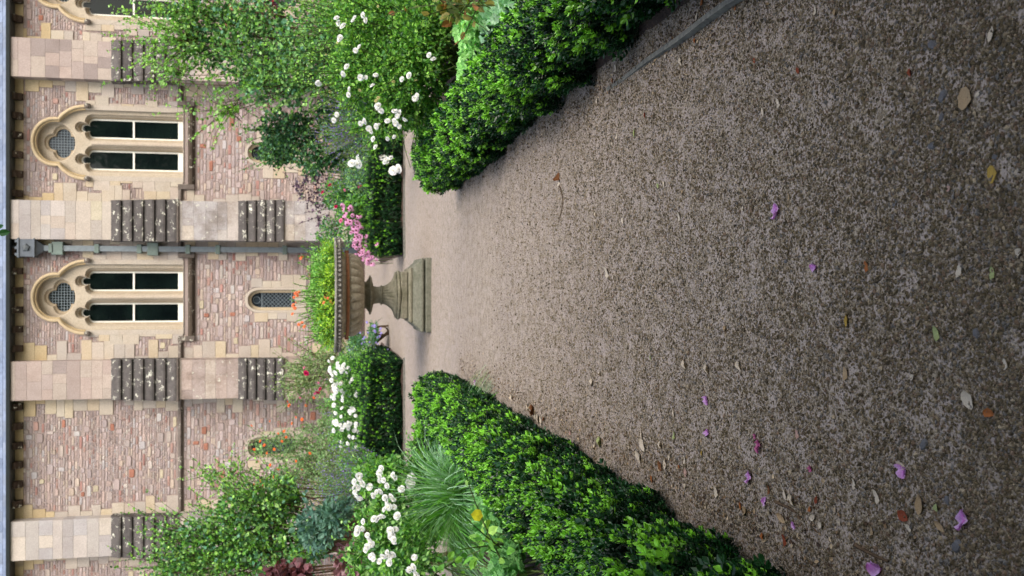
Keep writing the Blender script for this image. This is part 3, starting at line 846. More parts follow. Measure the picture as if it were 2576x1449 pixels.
def low_z(c): return fz(389.5 + c/2.79, FY)
def slit_window(cx):
    root = bpy.data.objects.new('window', None); S.collection.objects.link(root); root.parent = pal_root
    def fix(o): o.location = -Vector(pal_root.location); return o
    hw = 53*K; zsp = low_z(745); zt = low_z(676); zb = low_z(985); ow = 92*K
    def pointed(w_, ztop, zb_):
        pts = [(w_, zb_)]
        for i in range(9):
            t = i/8; pts.append((w_*math.cos(t*math.pi/2)**0.85 if i < 8 else 0, zsp + (ztop-zsp)*math.sin(t*math.pi/2)))
        return [(cx+x, z) for x, z in pts] + [(cx-x, z) for x, z in reversed(pts[:-1])]
    fix(plate('surround', [pointed(ow, low_z(632), zb-0.35)], [pointed(hw+0.09, zt+0.1, zb)], FY-0.03, 0.14, M['dressing'], root, 0.008, lin((182,173,161))))
    fix(plate('inner_frame', [pointed(hw+0.13, zt+0.14, zb-0.05)], [pointed(hw, zt, zb)], FY+0.09, 0.12, M['dressing'], root, 0.025, lin((190,176,150))))
    p = MB(); p.box(cx-hw-0.05, cx+hw+0.05, FY+0.2, FY+0.21, zb, zt+0.1); fix(p.build('pane', M['leaded'], root))
    ld = MB(); d = 0.0
    zc0, zc1 = zb, zsp
    step = 0.125
    k = int((zc1-zc0+2*hw)/step)+1
    for i in range(k):
        z0 = zc0 - 2*hw + i*step + 0.02
        for s in (-1, 1):
            # clip the diagonal to the rectangle
            a0 = max(0, (zc0-z0)); a1 = min(2*hw, zc1-z0)
            if a1 > a0:
                xa, xb = (-hw+a0, -hw+a1) if s > 0 else (hw-a0, hw-a1)
                ld.tube([(cx+xa, FY+0.185, z0+a0), (cx+xb, FY+0.185, z0+a1)], 0.0075, 4)
    for zz in (zsp-0.02, zb+0.12): ld.box(cx-hw, cx+hw, FY+0.165, FY+0.18, zz-0.015, zz+0.015)
    rr = 0.11
    ld.tube([(cx+rr*math.cos(a), FY+0.185, zsp+0.14+rr*math.sin(a)) for a in np.linspace(0, 2*math.pi, 13)], 0.009, 4)
    fix(ld.build('lead_lattice', M['lead'], root))
    for sgn in (-1, 1):
        jb = MB(); z = zb-0.35
        while z < zsp:
            h = random.uniform(0.25, 0.42); Lq = random.choice([0.1, 0.28, 0.4, 0.2])
            a = cx+sgn*ow; b_ = cx+sgn*(ow+Lq)
            jb.bbox(min(a,b_), max(a,b_), FY-0.028, FY+0.06, z+0.003, z+h-0.003, 0.006, srgb_pick(BUFF))
            EX.append((min(a,b_)-0.01, max(a,b_)+0.01, z, z+h)); z += h
        fix(jb.build('jamb_stones', M['dressing'], root))
    holes.append(pointed(hw+0.12, zt+0.12, zb-0.02))
    EX.append((cx-ow-0.01, cx+ow+0.01, zb-0.36, zsp))
    for k in range(5):
        za_ = zsp + (low_z(632)-zsp)*k/5; zb_ = zsp + (low_z(632)-zsp)*(k+1)/5; ww = ow*math.cos((k+0.2)/5*math.pi/2)**0.85
        EX.append((cx-ww-0.02, cx+ww+0.02, za_, zb_))
for yv in (-8, 385, 755, 1125): slit_window(fxx(680, yv))

# string course between the buttresses (joins the sills of the big windows)
zs_ = wz(1262)
def strip(xa, xb):
    sc = MB()
    r = [(FY-0.02, zs_+0.06), (FY-0.12, zs_-0.02), (FY-0.12, zs_-0.045), (FY-0.06, zs_-0.09), (FY+0.05, zs_-0.09), (FY+0.05, zs_+0.06)]
    sc.prism_yz(r, xa, xb); EX.append((xa, xb, zs_-0.09, zs_+0.05))
    sc.build('string_course', M['string'], pal_root)
edges = sorted([(b-BW, b+BW) for b in BX])
for i in range(len(edges)-1):
    a, b_ = edges[i][1], edges[i+1][0]
    win = [x for x in WX if a < x < b_]
    if win:
        hwid = 276*K
        strip(a, win[0]-hwid); strip(win[0]+hwid, b_)
        for s in (-1, 1):
            x = win[0]+s*hwid; xa, xb = sorted((x, x+s*0.16)); sc = MB(); sc.bbox(xa, xb, FY-0.125, FY+0.05, wz(1368), zs_+0.045, 0.01); sc.build('string_return', M['string'], pal_root)
    else: strip(a, b_)
strip(-16, edges[0][0]); strip(edges[-1][1], 16)

# wall core with real openings
XL, XR = -16.0, 16.0
plate('wall', [[(XL, 0), (XR, 0), (XR, Z_EAVE-0.01), (XL, Z_EAVE-0.01)]], holes, FY+0.0, 0.5, M['mortar'], pal_root)
wb = MB(); wb.box(XL, XL+0.5, FY+0.5, FY+10, 0, Z_EAVE-0.02); wb.box(XR-0.5, XR, FY+0.5, FY+10, 0, Z_EAVE-0.02); wb.box(XL, XR, FY+9.5, FY+10, 0, Z_EAVE-0.03)
wb.box(XL+0.5, XR-0.5, FY+0.9, FY+1.0, 0, Z_EAVE-0.05)
wb.build('wall', M['mortar'], pal_root)

# rubble facing: every stone is a raised, rounded block
def rubble():
    mb = MB()
    tv = []
    cr = 0.22
    pts = [(-1+cr,-1),(1-cr,-1),(1,-1+cr*1.4),(1,1-cr*1.4),(1-cr,1),(-1+cr,1),(-1,1-cr*1.4),(-1,-1+cr*1.4)]
    P = np.array(pts)
    pal = [((182,158,148),20),((168,150,146),22),((178,166,160),18),((190,174,154),9),((158,144,144),12),((178,176,178),9),((158,94,76),2.4),((170,122,104),6),((194,186,176),6),((140,122,116),8),((184,168,168),12)]
    cols = np.array([lin(c) for c, _ in pal]); cm = np.array(lin((182,171,170))); cols = cols*0.62 + cm*0.38; wts = np.array([w_ for _, w_ in pal], float); wts /= wts.sum()
    rows = []
    def stone(x0, x1, z0, z1, dep, col):
        cx, cz, hx, hz = (x0+x1)/2, (z0+z1)/2, (x1-x0)/2, (z1-z0)/2
        j = rng.normal(0, 0.05, (8, 2))
        o = (P + j) * [hx, hz]; inn = (P*0.86 + j) * [max(hx-0.012, hx*0.7), max(hz-0.012, hz*0.7)]/0.86*0.93
        V = [(cx+a, FY+0.01, cz+b_) for a, b_ in o] + [(cx+a, FY-dep-0.004*(k % 3), cz+b_) for k, (a, b_) in enumerate(inn)]
        rows.append((V, col))
    def free(x0, x1, z0, z1, ex):
        iv = [(a, b_) for a, b_, c, d in ex if c < z1-0.02 and d > z0+0.02 and b_ > x0 and a < x1]
        iv.sort(); cur = x0; out = []
        for a, b_ in iv:
            if a > cur: out.append((cur, a))
            cur = max(cur, b_)
        if cur < x1: out.append((cur, x1))
        return out
    XA, XB = -11.6, 11.6
    big = []
    for _ in range(1500):
        w_, h = random.uniform(0.12, 0.36), random.uniform(0.1, 0.2)
        x = random.uniform(XA, XB-w_); z = random.uniform(0.2, Z_CORB_B-h)
        if any(a < x+w_+0.02 and b_ > x-0.02 and c < z+h and d > z for a, b_, c, d in EX) or any(a < x+w_+0.02 and b_ > x-0.02 and c < z+h+0.02 and d > z-0.02 for a, b_, c, d in big): continue
        big.append((x, x+w_, z, z+h))
        c = cols[rng.choice(len(cols), p=wts)] if random.random() < 0.6 else np.array(lin(random.choice([(190,180,156),(184,180,178),(186,170,156),(166,116,98),(180,168,160),(172,160,156)])))
        stone(x, x+w_, z, z+h, random.uniform(0.012, 0.03), c*random.uniform(0.85, 1.1))
    ex2 = EX + big; z = 0.1
    drift = rng.random(4)*6
    while z < Z_CORB_B:
        h = random.uniform(0.045, 0.105)
        if z < zs_: h *= 1.3
        h = min(h, Z_CORB_B-z+0.01)
        if h < 0.03: break
        for a, b_ in free(XA, XB, z, z+h, ex2):
            x = a
            while x < b_-0.03:
                w_ = min(h*random.uniform(0.9, 3.6)+0.03, b_-x)
                if b_-x-w_ < 0.06: w_ = b_-x
                k = rng.choice(len(cols), p=wts)
                # loose drifts of red stones, as the masons used them
                if math.sin(x*1.7+drift[0])*math.cos(z*2.1+drift[1]) > 0.5 and random.random() < 0.13: k = 6
                hh = h*random.uniform(0.82, 1.0); zz = z + (h-hh)*random.random()
                stone(x+0.006, x+w_-0.006, zz+0.004, zz+hh-0.004, random.uniform(0.004, 0.02), cols[k]*random.uniform(0.82, 1.14))
                x += w_
        z += h
    V = np.array([r[0] for r in rows]); C = np.array([r[1] for r in rows])*1.02
    # darker, redder stones in the strip behind the rainwater pipe
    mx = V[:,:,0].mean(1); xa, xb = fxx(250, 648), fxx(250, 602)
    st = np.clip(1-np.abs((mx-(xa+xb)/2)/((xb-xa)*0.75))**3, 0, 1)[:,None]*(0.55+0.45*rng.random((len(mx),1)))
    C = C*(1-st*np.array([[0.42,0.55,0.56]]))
    n = len(rows); base = (np.arange(n)*16)[:, None]
    front = np.arange(15, 7, -1)[None, :] + base
    side = np.concatenate([np.stack([base[:,0]+i, base[:,0]+8+i, base[:,0]+8+(i+1)%8, base[:,0]+(i+1)%8], 1) for i in range(8)])
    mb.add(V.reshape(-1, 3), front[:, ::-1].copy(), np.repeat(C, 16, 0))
    mb.f.append(side[:, ::-1].astype(np.int32))
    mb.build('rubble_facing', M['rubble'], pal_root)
rubble()

# eave: buff band, corbels, gutter
bnd = MB(); x = -12.0
while x < 12:
    w_ = random.uniform(0.3, 0.7); bnd.bbox(x, x+w_-0.004, FY-0.03, FY+0.1, Z_CORB_B, Z_EAVE-0.02, 0.004, srgb_pick([(188,172,136),(182,166,134),(176,162,140),(190,176,146)])); x += w_
bnd.build('corbel_band', M['dressing'], pal_root)
cx0 = fxx(47, 1300.0)
sp_ = 46.6*0.01262
k0 = fxx(47, 454.4 + 635/2.79)
for i in range(-22, 24):
    x = k0 + i*sp_
    if abs(x) > 11.5 or any(abs(x-b) < BW+0.16 for b in BX): continue
    cb = MB()
    cb.prism_yz([(FY-0.02, Z_EAVE-0.03), (FY-0.36, Z_EAVE-0.03), (FY-0.36, Z_EAVE-0.12), (FY-0.26, Z_EAVE-0.17), (FY-0.2, Z_EAVE-0.26), (FY-0.06, Z_CORB_B+0.0), (FY-0.02, Z_CORB_B)], x-0.1, x+0.1, np.array(lin((150,136,122)))*random.uniform(0.8, 1.25))
    cb.build('corbel', M['string'], pal_root)
gt_ = MB()
gy0 = FY-0.42
gt_.prism_yz([(gy0, Z_EAVE-0.03), (gy0-0.10, Z_EAVE-0.01), (gy0-0.12, Z_EAVE+0.08), (gy0-0.10, Z_EAVE+0.09), (FY+0.1, Z_EAVE+0.09), (FY+0.1, Z_EAVE-0.03)], XL, XR, lin((92,100,98)))
gt_.build('gutter', M['pipe'], pal_root)

# slate roof
rf = MB(); ry0, rz0 = gy0-0.02, Z_EAVE+0.10; pitch = R(47)
dy, dz = math.cos(pitch), math.sin(pitch); Lr = 5.3/math.cos(pitch)*1.04
rf.add([(XL-0.3, ry0, rz0-0.02), (XR+0.3, ry0, rz0-0.02), (XR+0.3, ry0+Lr*dy, rz0-0.02+Lr*dz), (XL-0.3, ry0+Lr*dy, rz0-0.02+Lr*dz),
        (XR+0.3, ry0+2*Lr*dy, rz0-0.02), (XL-0.3, ry0+2*Lr*dy, rz0-0.02)], [(0,1,2,3),(3,2,4,5)], lin((120,130,150)))
for r in range(16):
    s0 = r*0.17; off_ = (r % 2)*0.16; x = -12 + off_
    while x < 12:
        w_ = 0.32; lift = 0.012
        c = np.array(lin(random.choice([(112,124,146),(120,132,154),(106,118,140),(116,126,144)])))*random.uniform(0.85, 1.12)
        a = (ry0+s0*dy - lift*dz*1.0 - 0.0, rz0+s0*dz+lift*dy+0.008); b_ = (ry0+(s0+0.2)*dy, rz0+(s0+0.2)*dz+0.004)
        rf.add([(x+0.004,a[0],a[1]),(x+w_-0.004,a[0],a[1]),(x+w_-0.004,b_[0],b_[1]),(x+0.004,b_[0],b_[1]),(x+0.004,a[0]+0.006,a[1]-0.02),(x+w_-0.004,a[0]+0.006,a[1]-0.02)],
               [(0,1,2,3),(4,5,1,0)], c)
        x += w_
rf.build('roof', M['slate'], pal_root)

# rainwater pipe with its hopper head
dpx = fxx(250, 626); dp = MB(); yp = FY-0.2
dp.box(dpx-0.085, dpx+0.085, yp-0.07, yp+0.07, 0.05, fz(48, FY), lin((255,255,255)))
pipe = dp.build('drainpipe', M['pipe'], pal_root)
hd = MB(); zt, zb_ = fz(54, FY), fz(98, FY)
hd.bbox(dpx-0.27, dpx+0.27, yp-0.25, yp+0.12, zb_+0.02, zt-0.04, 0.01, (0.55,0.55,0.6))
hd.bbox(dpx-0.3, dpx+0.3, yp-0.28, yp+0.12, zt-0.06, zt, 0.01, (0.6,0.6,0.65)); hd.bbox(dpx-0.29, dpx+0.29, yp-0.27, yp+0.12, zb_, zb_+0.05, 0.01, (0.6,0.6,0.65))
for s in (-1,0,1): hd.box(dpx+s*0.2-0.04, dpx+s*0.2+0.04, yp-0.27, yp-0.2, zt, zt+0.06, (0.6,0.6,0.65))
hd.lathe([(0.13, 0), (0.09, 0.05), (0.0, 0.06)], 5, 0, 0)   # raised boss, turned below
hd.v[-1] = np.stack([hd.v[-1][:,0]+dpx, yp-0.25-hd.v[-1][:,2], hd.v[-1][:,1]+(zt+zb_)/2], 1).astype(np.float32); hd.c[-1][:] = 0.45
V = [(dpx-0.24,yp-0.2,zb_),(dpx+0.24,yp-0.2,zb_),(dpx+0.24,yp+0.1,zb_),(dpx-0.24,yp+0.1,zb_),(dpx-0.09,yp-0.075,fz(116,FY)),(dpx+0.09,yp-0.075,fz(116,FY)),(dpx+0.09,yp+0.075,fz(116,FY)),(dpx-0.09,yp+0.075,fz(116,FY))]
hd.add(V, [(4,5,1,0),(5,6,2,1),(6,7,3,2),(7,4,0,3)], (0.55,0.55,0.6))
hd.lathe([(0.0,fz(30,FY)),(0.07,fz(34,FY)),(0.08,fz(42,FY)),(0.05,fz(48,FY)),(0.09,fz(54,FY))], 8, dpx, yp-0.05, col=(0.5,0.5,0.55))
hd.build('hopper_head', M['pipe'], pipe)
for V_ in (134, 150, 248, 354, 388, 475, 550, 717):
    br = MB(); h = 0.07 if V_ not in (150, 388) else 0.16; ww = 0.14 if V_ not in (150, 388) else 0.2
    z = fz(V_, FY); br.bbox(dpx-ww, dpx+ww, yp-0.1, FY+0.02, z-h, z+h, 0.01, (0.8,0.9,0.72)); br.build('bracket', M['pipe'], pipe)

# ------------------------------------------------------------------ the urn
uc = pt(1084, 742, 13.28); ux_, uy_ = uc.x, 13.28
urn = empty('stone_urn', (ux_, uy_, 0), 'wide weathered stone urn on a square pedestal, in the middle of the gravel crossing', 'urn')
def squar(mb, prof, cx, cy):
    """square moulded block: profile of (half width, z)"""
    V = []
    for h, z in prof:
        b = min(0.012, h*0.1)
        for (sx, sy) in ((-1,-1),(1,-1),(1,1),(-1,1)):
            V += [(cx+sx*h, cy+sy*(h-b), z), (cx+sx*(h-b), cy+sy*h, z)] if sx*sy > 0 else [(cx+sx*(h-b), cy+sy*h, z), (cx+sx*h, cy+sy*(h-b), z)]
    n = 8; F = []
    for i in range(len(prof)-1):
        for j in range(n): F.append((i*n+j, i*n+(j+1) % n, (i+1)*n+(j+1) % n, (i+1)*n+j))
    F.append(tuple(range((len(prof)-1)*n, len(prof)*n)))
    mb.add(V, F)
pl = MB()
squar(pl, [(0.495,-0.02),(0.495,0.068),(0.487,0.076),(0.455,0.078)], ux_, uy_)
squar(pl, [(0.452,0.07),(0.452,0.092),(0.47,0.096),(0.49,0.11),(0.49,0.13),(0.475,0.142),(0.45,0.15),(0.42,0.19),(0.39,0.225),(0.385,0.235)], ux_, uy_)
pl.build('plinth', M['plinth'], urn)
pd = MB()
squar(pd, [(0.345,0.225),(0.36,0.235),(0.368,0.255),(0.36,0.278),(0.345,0.288),(0.30,0.290),(0.30,0.302),(0.316,0.306),(0.316,0.372),(0.30,0.385)], ux_, uy_)
def flute(i, th): return 1 + 0.09*np.abs(np.cos(th*10))**0.7
pd.lathe([(0.31,0.38),(0.33,0.39),(0.337,0.405),(0.33,0.42),(0.315,0.43),(0.30,0.436),(0.295,0.444)], 64, ux_, uy_)
pd.lathe([(0.30,0.442),(0.265,0.452),(0.215,0.470),(0.175,0.498),(0.142,0.538),(0.118,0.585),(0.112,0.618)], 80, ux_, uy_, flute)
pd.lathe([(0.118,0.615),(0.135,0.622),(0.135,0.636),(0.118,0.643),(0.112,0.66),(0.115,0.70),(0.13,0.75),(0.15,0.79),(0.17,0.84),(0.2,0.90)], 48, ux_, uy_)
pd.lathe([(0.125,0.735),(0.16,0.742),(0.205,0.755),(0.235,0.772),(0.238,0.785),(0.21,0.80),(0.18,0.83),(0.17,0.86)], 96, ux_, uy_, lambda i, th: 1+(0.0,0.03,0.09,0.13,0.13,0.09,0.04,0.0)[i]*np.cos(th*8))
ped = pd.build('pedestal', M['pedestal'], urn, smooth=False)
bw = MB()
def gad(i, th):
    tt = (0.4, 1, 1, 1, 1, 0.9, 0.8, 0.5, 0.2, 0, 0, 0, 0)[i]
    c = np.abs(np.cos(th*14 + i*0.12)); return 1 + 0.13*tt*(c**0.7 - 0.6)
bw.lathe([(0.15,0.862),(0.30,0.868),(0.36,0.878),(0.42,0.895),(0.475,0.925),(0.515,0.965),(0.54,1.01),(0.55,1.045),(0.545,1.058),(0.535,1.065)][0:10], 272, ux_, uy_, gad)
bw.lathe([(0.54,1.06),(0.565,1.068),(0.57,1.12),(0.575,1.135),(0.60,1.165),(0.62,1.17)], 96, ux_, uy_)
bw.lathe([(0.60,1.235),(0.52,1.19),(0.0,1.19)], 48, ux_, uy_)
bowl = bw.build('bowl', M['urn'], urn, smooth=False)
bd = MB(); bd.lathe([(0.572,1.072),(0.580,1.074),(0.580,1.112),(0.572,1.114)], 96, ux_, uy_); bd.box(ux_-0.6, ux_-0.57, uy_-0.05, uy_+0.02, 1.065, 1.12); bd.box(ux_+0.57, ux_+0.6, uy_-0.05, uy_+0.02, 1.065, 1.12)
bd.build('iron_band', M['rust'], urn, smooth=True)
rm = MB()
rm.lathe([(0.60,1.165),(0.66,1.168),(0.70,1.175),(0.745,1.20),(0.76,1.22),(0.748,1.226),(0.75,1.232),(0.775,1.237),(0.775,1.252),(0.755,1.262),(0.68,1.265),(0.60,1.235)], 140, ux_, uy_,
         lambda i, th: 1 + (0.012*np.cos(th*36) if 1 <= i <= 4 else 0*th))
rim = rm.build('rim', M['urn_rim'], urn)
eg = MB()
for k in range(72):
    a = 2*math.pi*k/72; 
    eg.tube([(ux_+0.735*math.cos(a), uy_+0.735*math.sin(a), 1.172), (ux_+0.765*math.cos(a), uy_+0.765*math.sin(a), 1.195), (ux_+0.758*math.cos(a), uy_+0.758*math.sin(a), 1.222)], [0.012,0.02,0.01], 6)
eg.build('carved_eggs', M['urn_rim'], rim)
# ------------------------------------------------------------------ planting
G_MID = [(74,122,66),(60,108,58),(88,138,74),(52,94,54),(96,146,80)]
G_FRESH = [(120,174,70),(104,160,58),(136,188,84),(88,146,52),(150,196,96)]
G_DARK = [(38,74,44),(46,84,50),(34,64,40),(58,98,60),(30,56,38)]
G_BLUE = [(74,124,96),(88,140,112),(62,108,88),(100,150,122)]
G_LIGHT = [(132,178,104),(118,166,92),(150,192,120),(108,156,92)]
G_ROSE = [(88,146,52),(72,128,46),(108,164,62),(60,112,44),(124,176,74)]
PLUM = [(84,64,86),(66,50,72),(98,78,104),(74,66,92)]

# big green shrub at the upper end, against the palace
R1 = [B(640,110,19.5,110,120), B(560,40,19.5,130,60), B(700,210,19,95,70), B(780,120,18.5,90,130), B(520,120,20,60,60), B(870,60,18,80,110)]
shrub('climbing_shrub', 'tall green round-leaved shrub against the palace, at the upper edge of the sideways photo', 'shrub', (pt(985,110,19.3).x,19.3,0.0), R1, 6000, 0.08,
      G_MID+G_LIGHT+G_DARK[:2]+G_BLUE, ROUND_V, sprays=300, reach=0.9, per=16, nb=26, r0=0.035, spray_pal=G_LIGHT+G_FRESH[:2]+G_MID[:2], upbias=1.0, stemcol=(0.8,0.7,0.6))
r1b = [B(450,95,19.6,50,60), B(430,180,19.6,40,30), B(560,280,19.8,40,30), B(480,30,19.6,60,40)]
shrub('young_shoots_shrub', 'airy pale green shrub whose leafy shoots reach in front of a buttress, upper left', 'shrub', (pt(990,170,19.9).x,19.9,0.0), r1b, 260, 0.08,
      G_LIGHT+G_FRESH, ROUND_V, sprays=120, reach=1.0, per=16, nb=16, r0=0.02, upbias=0.9)
R2 = [B(730,330,21,80,55), B(800,400,20.5,60,40), B(700,380,22,50,40), B(850,290,19.5,50,70)]
shrub('vine_shrub', 'dark green lobed-leaf shrub hiding part of a small leaded window near the upper edge', 'shrub', (pt(970,340,20.5).x,20.5,0.0), R2, 5200, 0.07, G_BLUE+G_DARK+G_MID, ROUND_V,
      sprays=120, reach=0.6, per=14, nb=14, spray_pal=G_MID+G_LIGHT)
# plum-leaved shrub with magenta blooms by the third buttress
pr = shrub('purple_shrub', 'dusky purple-leaved shrub against the foot of the buttress with a drainpipe beside it', 'shrub', (pt(965,480,22).x,22,0.0), [B(790,450,22,35,50), B(750,488,22.3,28,16), B(820,520,22,25,50)], 420, 0.06, PLUM, ROUND_V,
      sprays=26, reach=0.4, per=12, nb=8, clump=0.06)
rr = shrub('magenta_rose', 'leafy green rose with a few magenta blooms behind the pink coneflowers', 'rose', (pt(960,520,20).x,20,0), [B(850,490,20,40,50), B(830,590,20.5,32,45), B(880,560,19.5,30,60)], 3000, 0.05, G_MID+G_ROSE+G_BLUE, nb=8, sprays=30, reach=0.3)
put_flowers(rr, magenta_me, [pt(812,484,19.8), pt(830,466,19.8), pt(905,470,19.5), pt(845,520,19.4)], 0.10)
put_flowers(rr, pink_me, [pt(868,478,19.5), pt(858,555,19.4)], 0.08)

# catmint haze
def haze_plant(label, base, blobs, n, pal, fpal, nf, size=0.03, name='catmint', cat='catmint'):
    root = empty(name, base, label, cat, 'purple flowered border plants'); fol = MB(); fl = MB(); st = MB()
    cloud(fol, blobs, n, size, pal, LEAF_V, 0.5)
    a, e = outward_sprays(blobs, int(nf), 0.34, 1.6)
    T = np.linspace(0,1,5)
    for p, q in zip(a, e):
        st.tube(np.array([p+(q-p)*t for t in (0,0.5,1)]), 0.0035, 3)
    t = rng.random((len(a), 9)); P = (a[:,None,:]*(1-t[:,:,None]) + e[:,None,:]*t[:,:,None]).reshape(-1,3) + rng.normal(0,0.008,(len(a)*9,3))
    fl.inst(LEAF_V, LEAF_F, frames(rng.normal(size=(len(P),3))), P, np.full(len(P), 0.026), pal_pick(fpal, len(P)))
    fol.build('foliage', M['leaf'], root); st.build('stem', M['stem'], root); tag(fl.build('flower_spikes', M['petal'], root), kind='stuff'); return root
haze_plant('hazy violet catmint behind the white roses in the upper half of the sideways photo', (pt(1010,300,14).x,14,0), [B(900,290,14,45,60), B(870,340,14.5,35,40)], 2600, G_BLUE+G_MID, [(120,104,176),(142,128,190),(104,92,150)], 230)
haze_plant('small catmint at the hedge corner just above the crossing', (pt(985,400,17.6).x,17.6,0), [B(905,440,17.6,45,60), B(930,360,17,40,50)], 2600, G_LIGHT+G_BLUE, [(130,116,184),(110,100,160)], 70)
haze_plant('hazy violet catmint behind the low end of the tall hedge, near the dark red shrub', (pt(1000,1240,15.5).x,15.5,0), [B(860,1240,15.5,50,60), B(900,1180,15,45,60)], 2600, G_BLUE+G_MID+[(110,126,110)], [(120,104,176),(142,128,190)], 190)
haze_plant('green catmint spilling behind the crossing hedge among white roses', (pt(1000,1000,18).x,18,0), [B(900,960,18.3,45,110), B(870,1060,18.4,45,60)], 5200, G_LIGHT+G_MID, [(150,140,196)], 60)

# grass tufts
def tuft(label, base, n, L, w_, spread, pal, group='grass tufts in the beds', up_=0.8, name='grass_tuft', droop=0.95, cat='grass'):
    root = empty(name, base, label, cat, group); mb = MB()
    az = rng.random(n)*6.283; ln = L*(0.55+0.5*rng.random(n)); lean = spread*np.sqrt(rng.random(n)); r0 = 0.07*L*np.sqrt(rng.random(n))
    K_ = 7; t = np.linspace(0,1,K_)[None,:]
    hx = ln[:,None]*lean[:,None]*(t**1.25)*(1.0); z = ln[:,None]*(up_*t*(1-0.35*lean[:,None]) - droop*lean[:,None]*t**2.6)
    x = (r0[:,None]+hx)*np.cos(az)[:,None]; y = (r0[:,None]+hx)*np.sin(az)[:,None]
    curl = rng.normal(0,0.12,n)[:,None]*ln[:,None]*t**2
    x2 = x - curl*np.sin(az)[:,None]; y2 = y + curl*np.cos(az)[:,None]
    wv = w_*(0.6+0.6*rng.random(n))[:,None]*(1-t**2.2*0.95)/2
    sx = -np.sin(az+0.6)[:,None]*wv; sy = np.cos(az+0.6)[:,None]*wv
    A = np.stack([x2+sx, y2+sy, z+wv*0.3], 2); Bq = np.stack([x2-sx, y2-sy, z-wv*0.3], 2)
    V = np.stack([A,Bq], 2).reshape(n, K_*2, 3) + np.array(base)
    f = np.array([(2*i,2*i+1,2*i+3,2*i+2) for i in range(K_-1)])
    F = (f[None]+ (np.arange(n)*K_*2)[:,None,None]).reshape(-1,4)
    c = np.repeat(pal_pick(pal, n)[:,None,:], K_*2, 1).reshape(-1,3)
    mb.add(V.reshape(-1,3), F, c); mb.build('blades', M['grass_blade'], root, smooth=True); return root
tb = gnd(1224, 1236)
tuft('large arching pale green grass tuft behind the near box hedge', (tb.x, tb.y, 0.08), 1900, 1.5, 0.0125, 1.1, [(74,128,60),(112,158,112),(150,190,156),(80,140,48),(104,164,62),(150,186,156),(56,100,52)])
tb = pt(1130, 1110, 9.3); tuft('smaller grass tuft overlapping the hedge top beside the large arching one', (tb.x, 9.3, 0.1), 500, 0.62, 0.008, 0.9, [(112,160,120),(130,172,140),(92,140,94)])
tb = pt(1000, 1380, 8.6); tuft('grass clump with grey-green blades at the lower edge of the sideways photo', (tb.x-0.1, 8.8, 0.08), 500, 0.6, 0.008, 0.8, [(92,140,84),(112,160,110)])
for (V_, y_, Y_, L_, lab) in ((975,430,16.9,0.75,'strappy iris leaves with white blooms beside the small hedge with a rounded end'),(960,370,17.4,0.6,'strappy pale leaves behind the end of the hedge beside the timber board'),(985,490,17.2,0.5,'short strappy leaves under a pair of white blooms behind the coneflower hedge')):
    b_ = pt(V_, y_, Y_); r_ = tuft(lab, (b_.x, Y_, 0.1), 130, L_, 0.028, 0.75, [(120,160,120),(140,178,136),(104,146,100),(160,176,110)], 'strappy leaved plants with white blooms', 0.95, 'iris_plant', 0.7, 'iris')
    if V_ == 975: put_flowers(r_, rose_me, [pt(990,430,16.4), pt(1005,424,16.4), pt(962,398,16.6), pt(972,402,16.6)], 0.17)
    if V_ == 960: put_flowers(r_, rose_me, [pt(905,398,17.2), pt(886,412,17.2), pt(903,412,17.2), pt(960,352,17)], 0.15)
    if V_ == 985: put_flowers(r_, rose_me, [pt(938,492,16.8), pt(950,502,16.8), pt(944,508,16.8)], 0.15)

# near white rose bush, upper half
RW = [B(960,60,8.8,120,110), B(900,180,8.8,80,90), B(1000,190,8.6,90,100), B(1050,90,8.4,70,130), B(960,300,9,80,60), B(870,40,9.2,70,60), B(1030,280,8.9,70,60), B(1080,180,8.7,50,110), B(1070,300,9.3,50,50), B(1100,40,8.7,50,90)]
rw = shrub('white_rose', 'large fresh green rose bush with scattered white blooms and buds, beyond the timber board', 'rose', (pt(1150,150,9).x,9,0.1), RW, 21000, 0.036, G_ROSE+G_FRESH+G_MID, sprays=340, reach=0.42, per=15, nb=40, r0=0.012,
           spray_pal=G_FRESH+G_ROSE, stemmat='stem', upbias=0.7)
spots = [(853,58,8.4),(862,68,8.3),(893,45,8.3),(915,38,8.3),(855,100,8.2),(800,208,8.4),(878,238,8.3),(908,195,8.2),(848,288,8.2),(945,190,8.1),(950,272,8.1),(960,278,8.1),(998,280,8),(1006,284,8),(1000,292,8),(948,318,8.2),(935,330,8.2),(975,305,8.1),(908,310,8.3),(940,350,8.4),(1005,318,8.1),(968,408,8.6),(992,345,8.3),(1030,190,7.9),(1090,150,7.9),(905,118,8.2),(1050,240,7.9),(865,185,8.3)]
put_flowers(rw, rose_me, [pt(a,b_,c) for a,b_,c in spots for _ in (0,)]+[pt(a+random.gauss(0,12),b_+random.gauss(0,12),c) for a,b_,c in spots], 0.052)
bs = []
for _ in range(60):
    p, d = blob_points(RW, 1, 1.0); bs.append(p[0]+d[0]*0.05*[1,1,1]+[0,0,0.06])
put_flowers(rw, buff_me, bs, 0.028, 'bud')
# bronze young rose shoot at the very edge
bz = [B(1140,20,6.2,40,40), B(1190,5,6.0,40,30)]
shrub('bronze_rose_shoot', 'olive and bronze leaved rose shoots hanging over bare soil at the upper edge', 'rose', (pt(1190,-10,6.3).x,6.3,0.1), bz, 46, 0.075, [(120,116,56),(110,124,56),(132,92,54),(98,120,60)], sprays=7, reach=0.4, per=6, nb=5, stemmat='stem', r0=0.007)

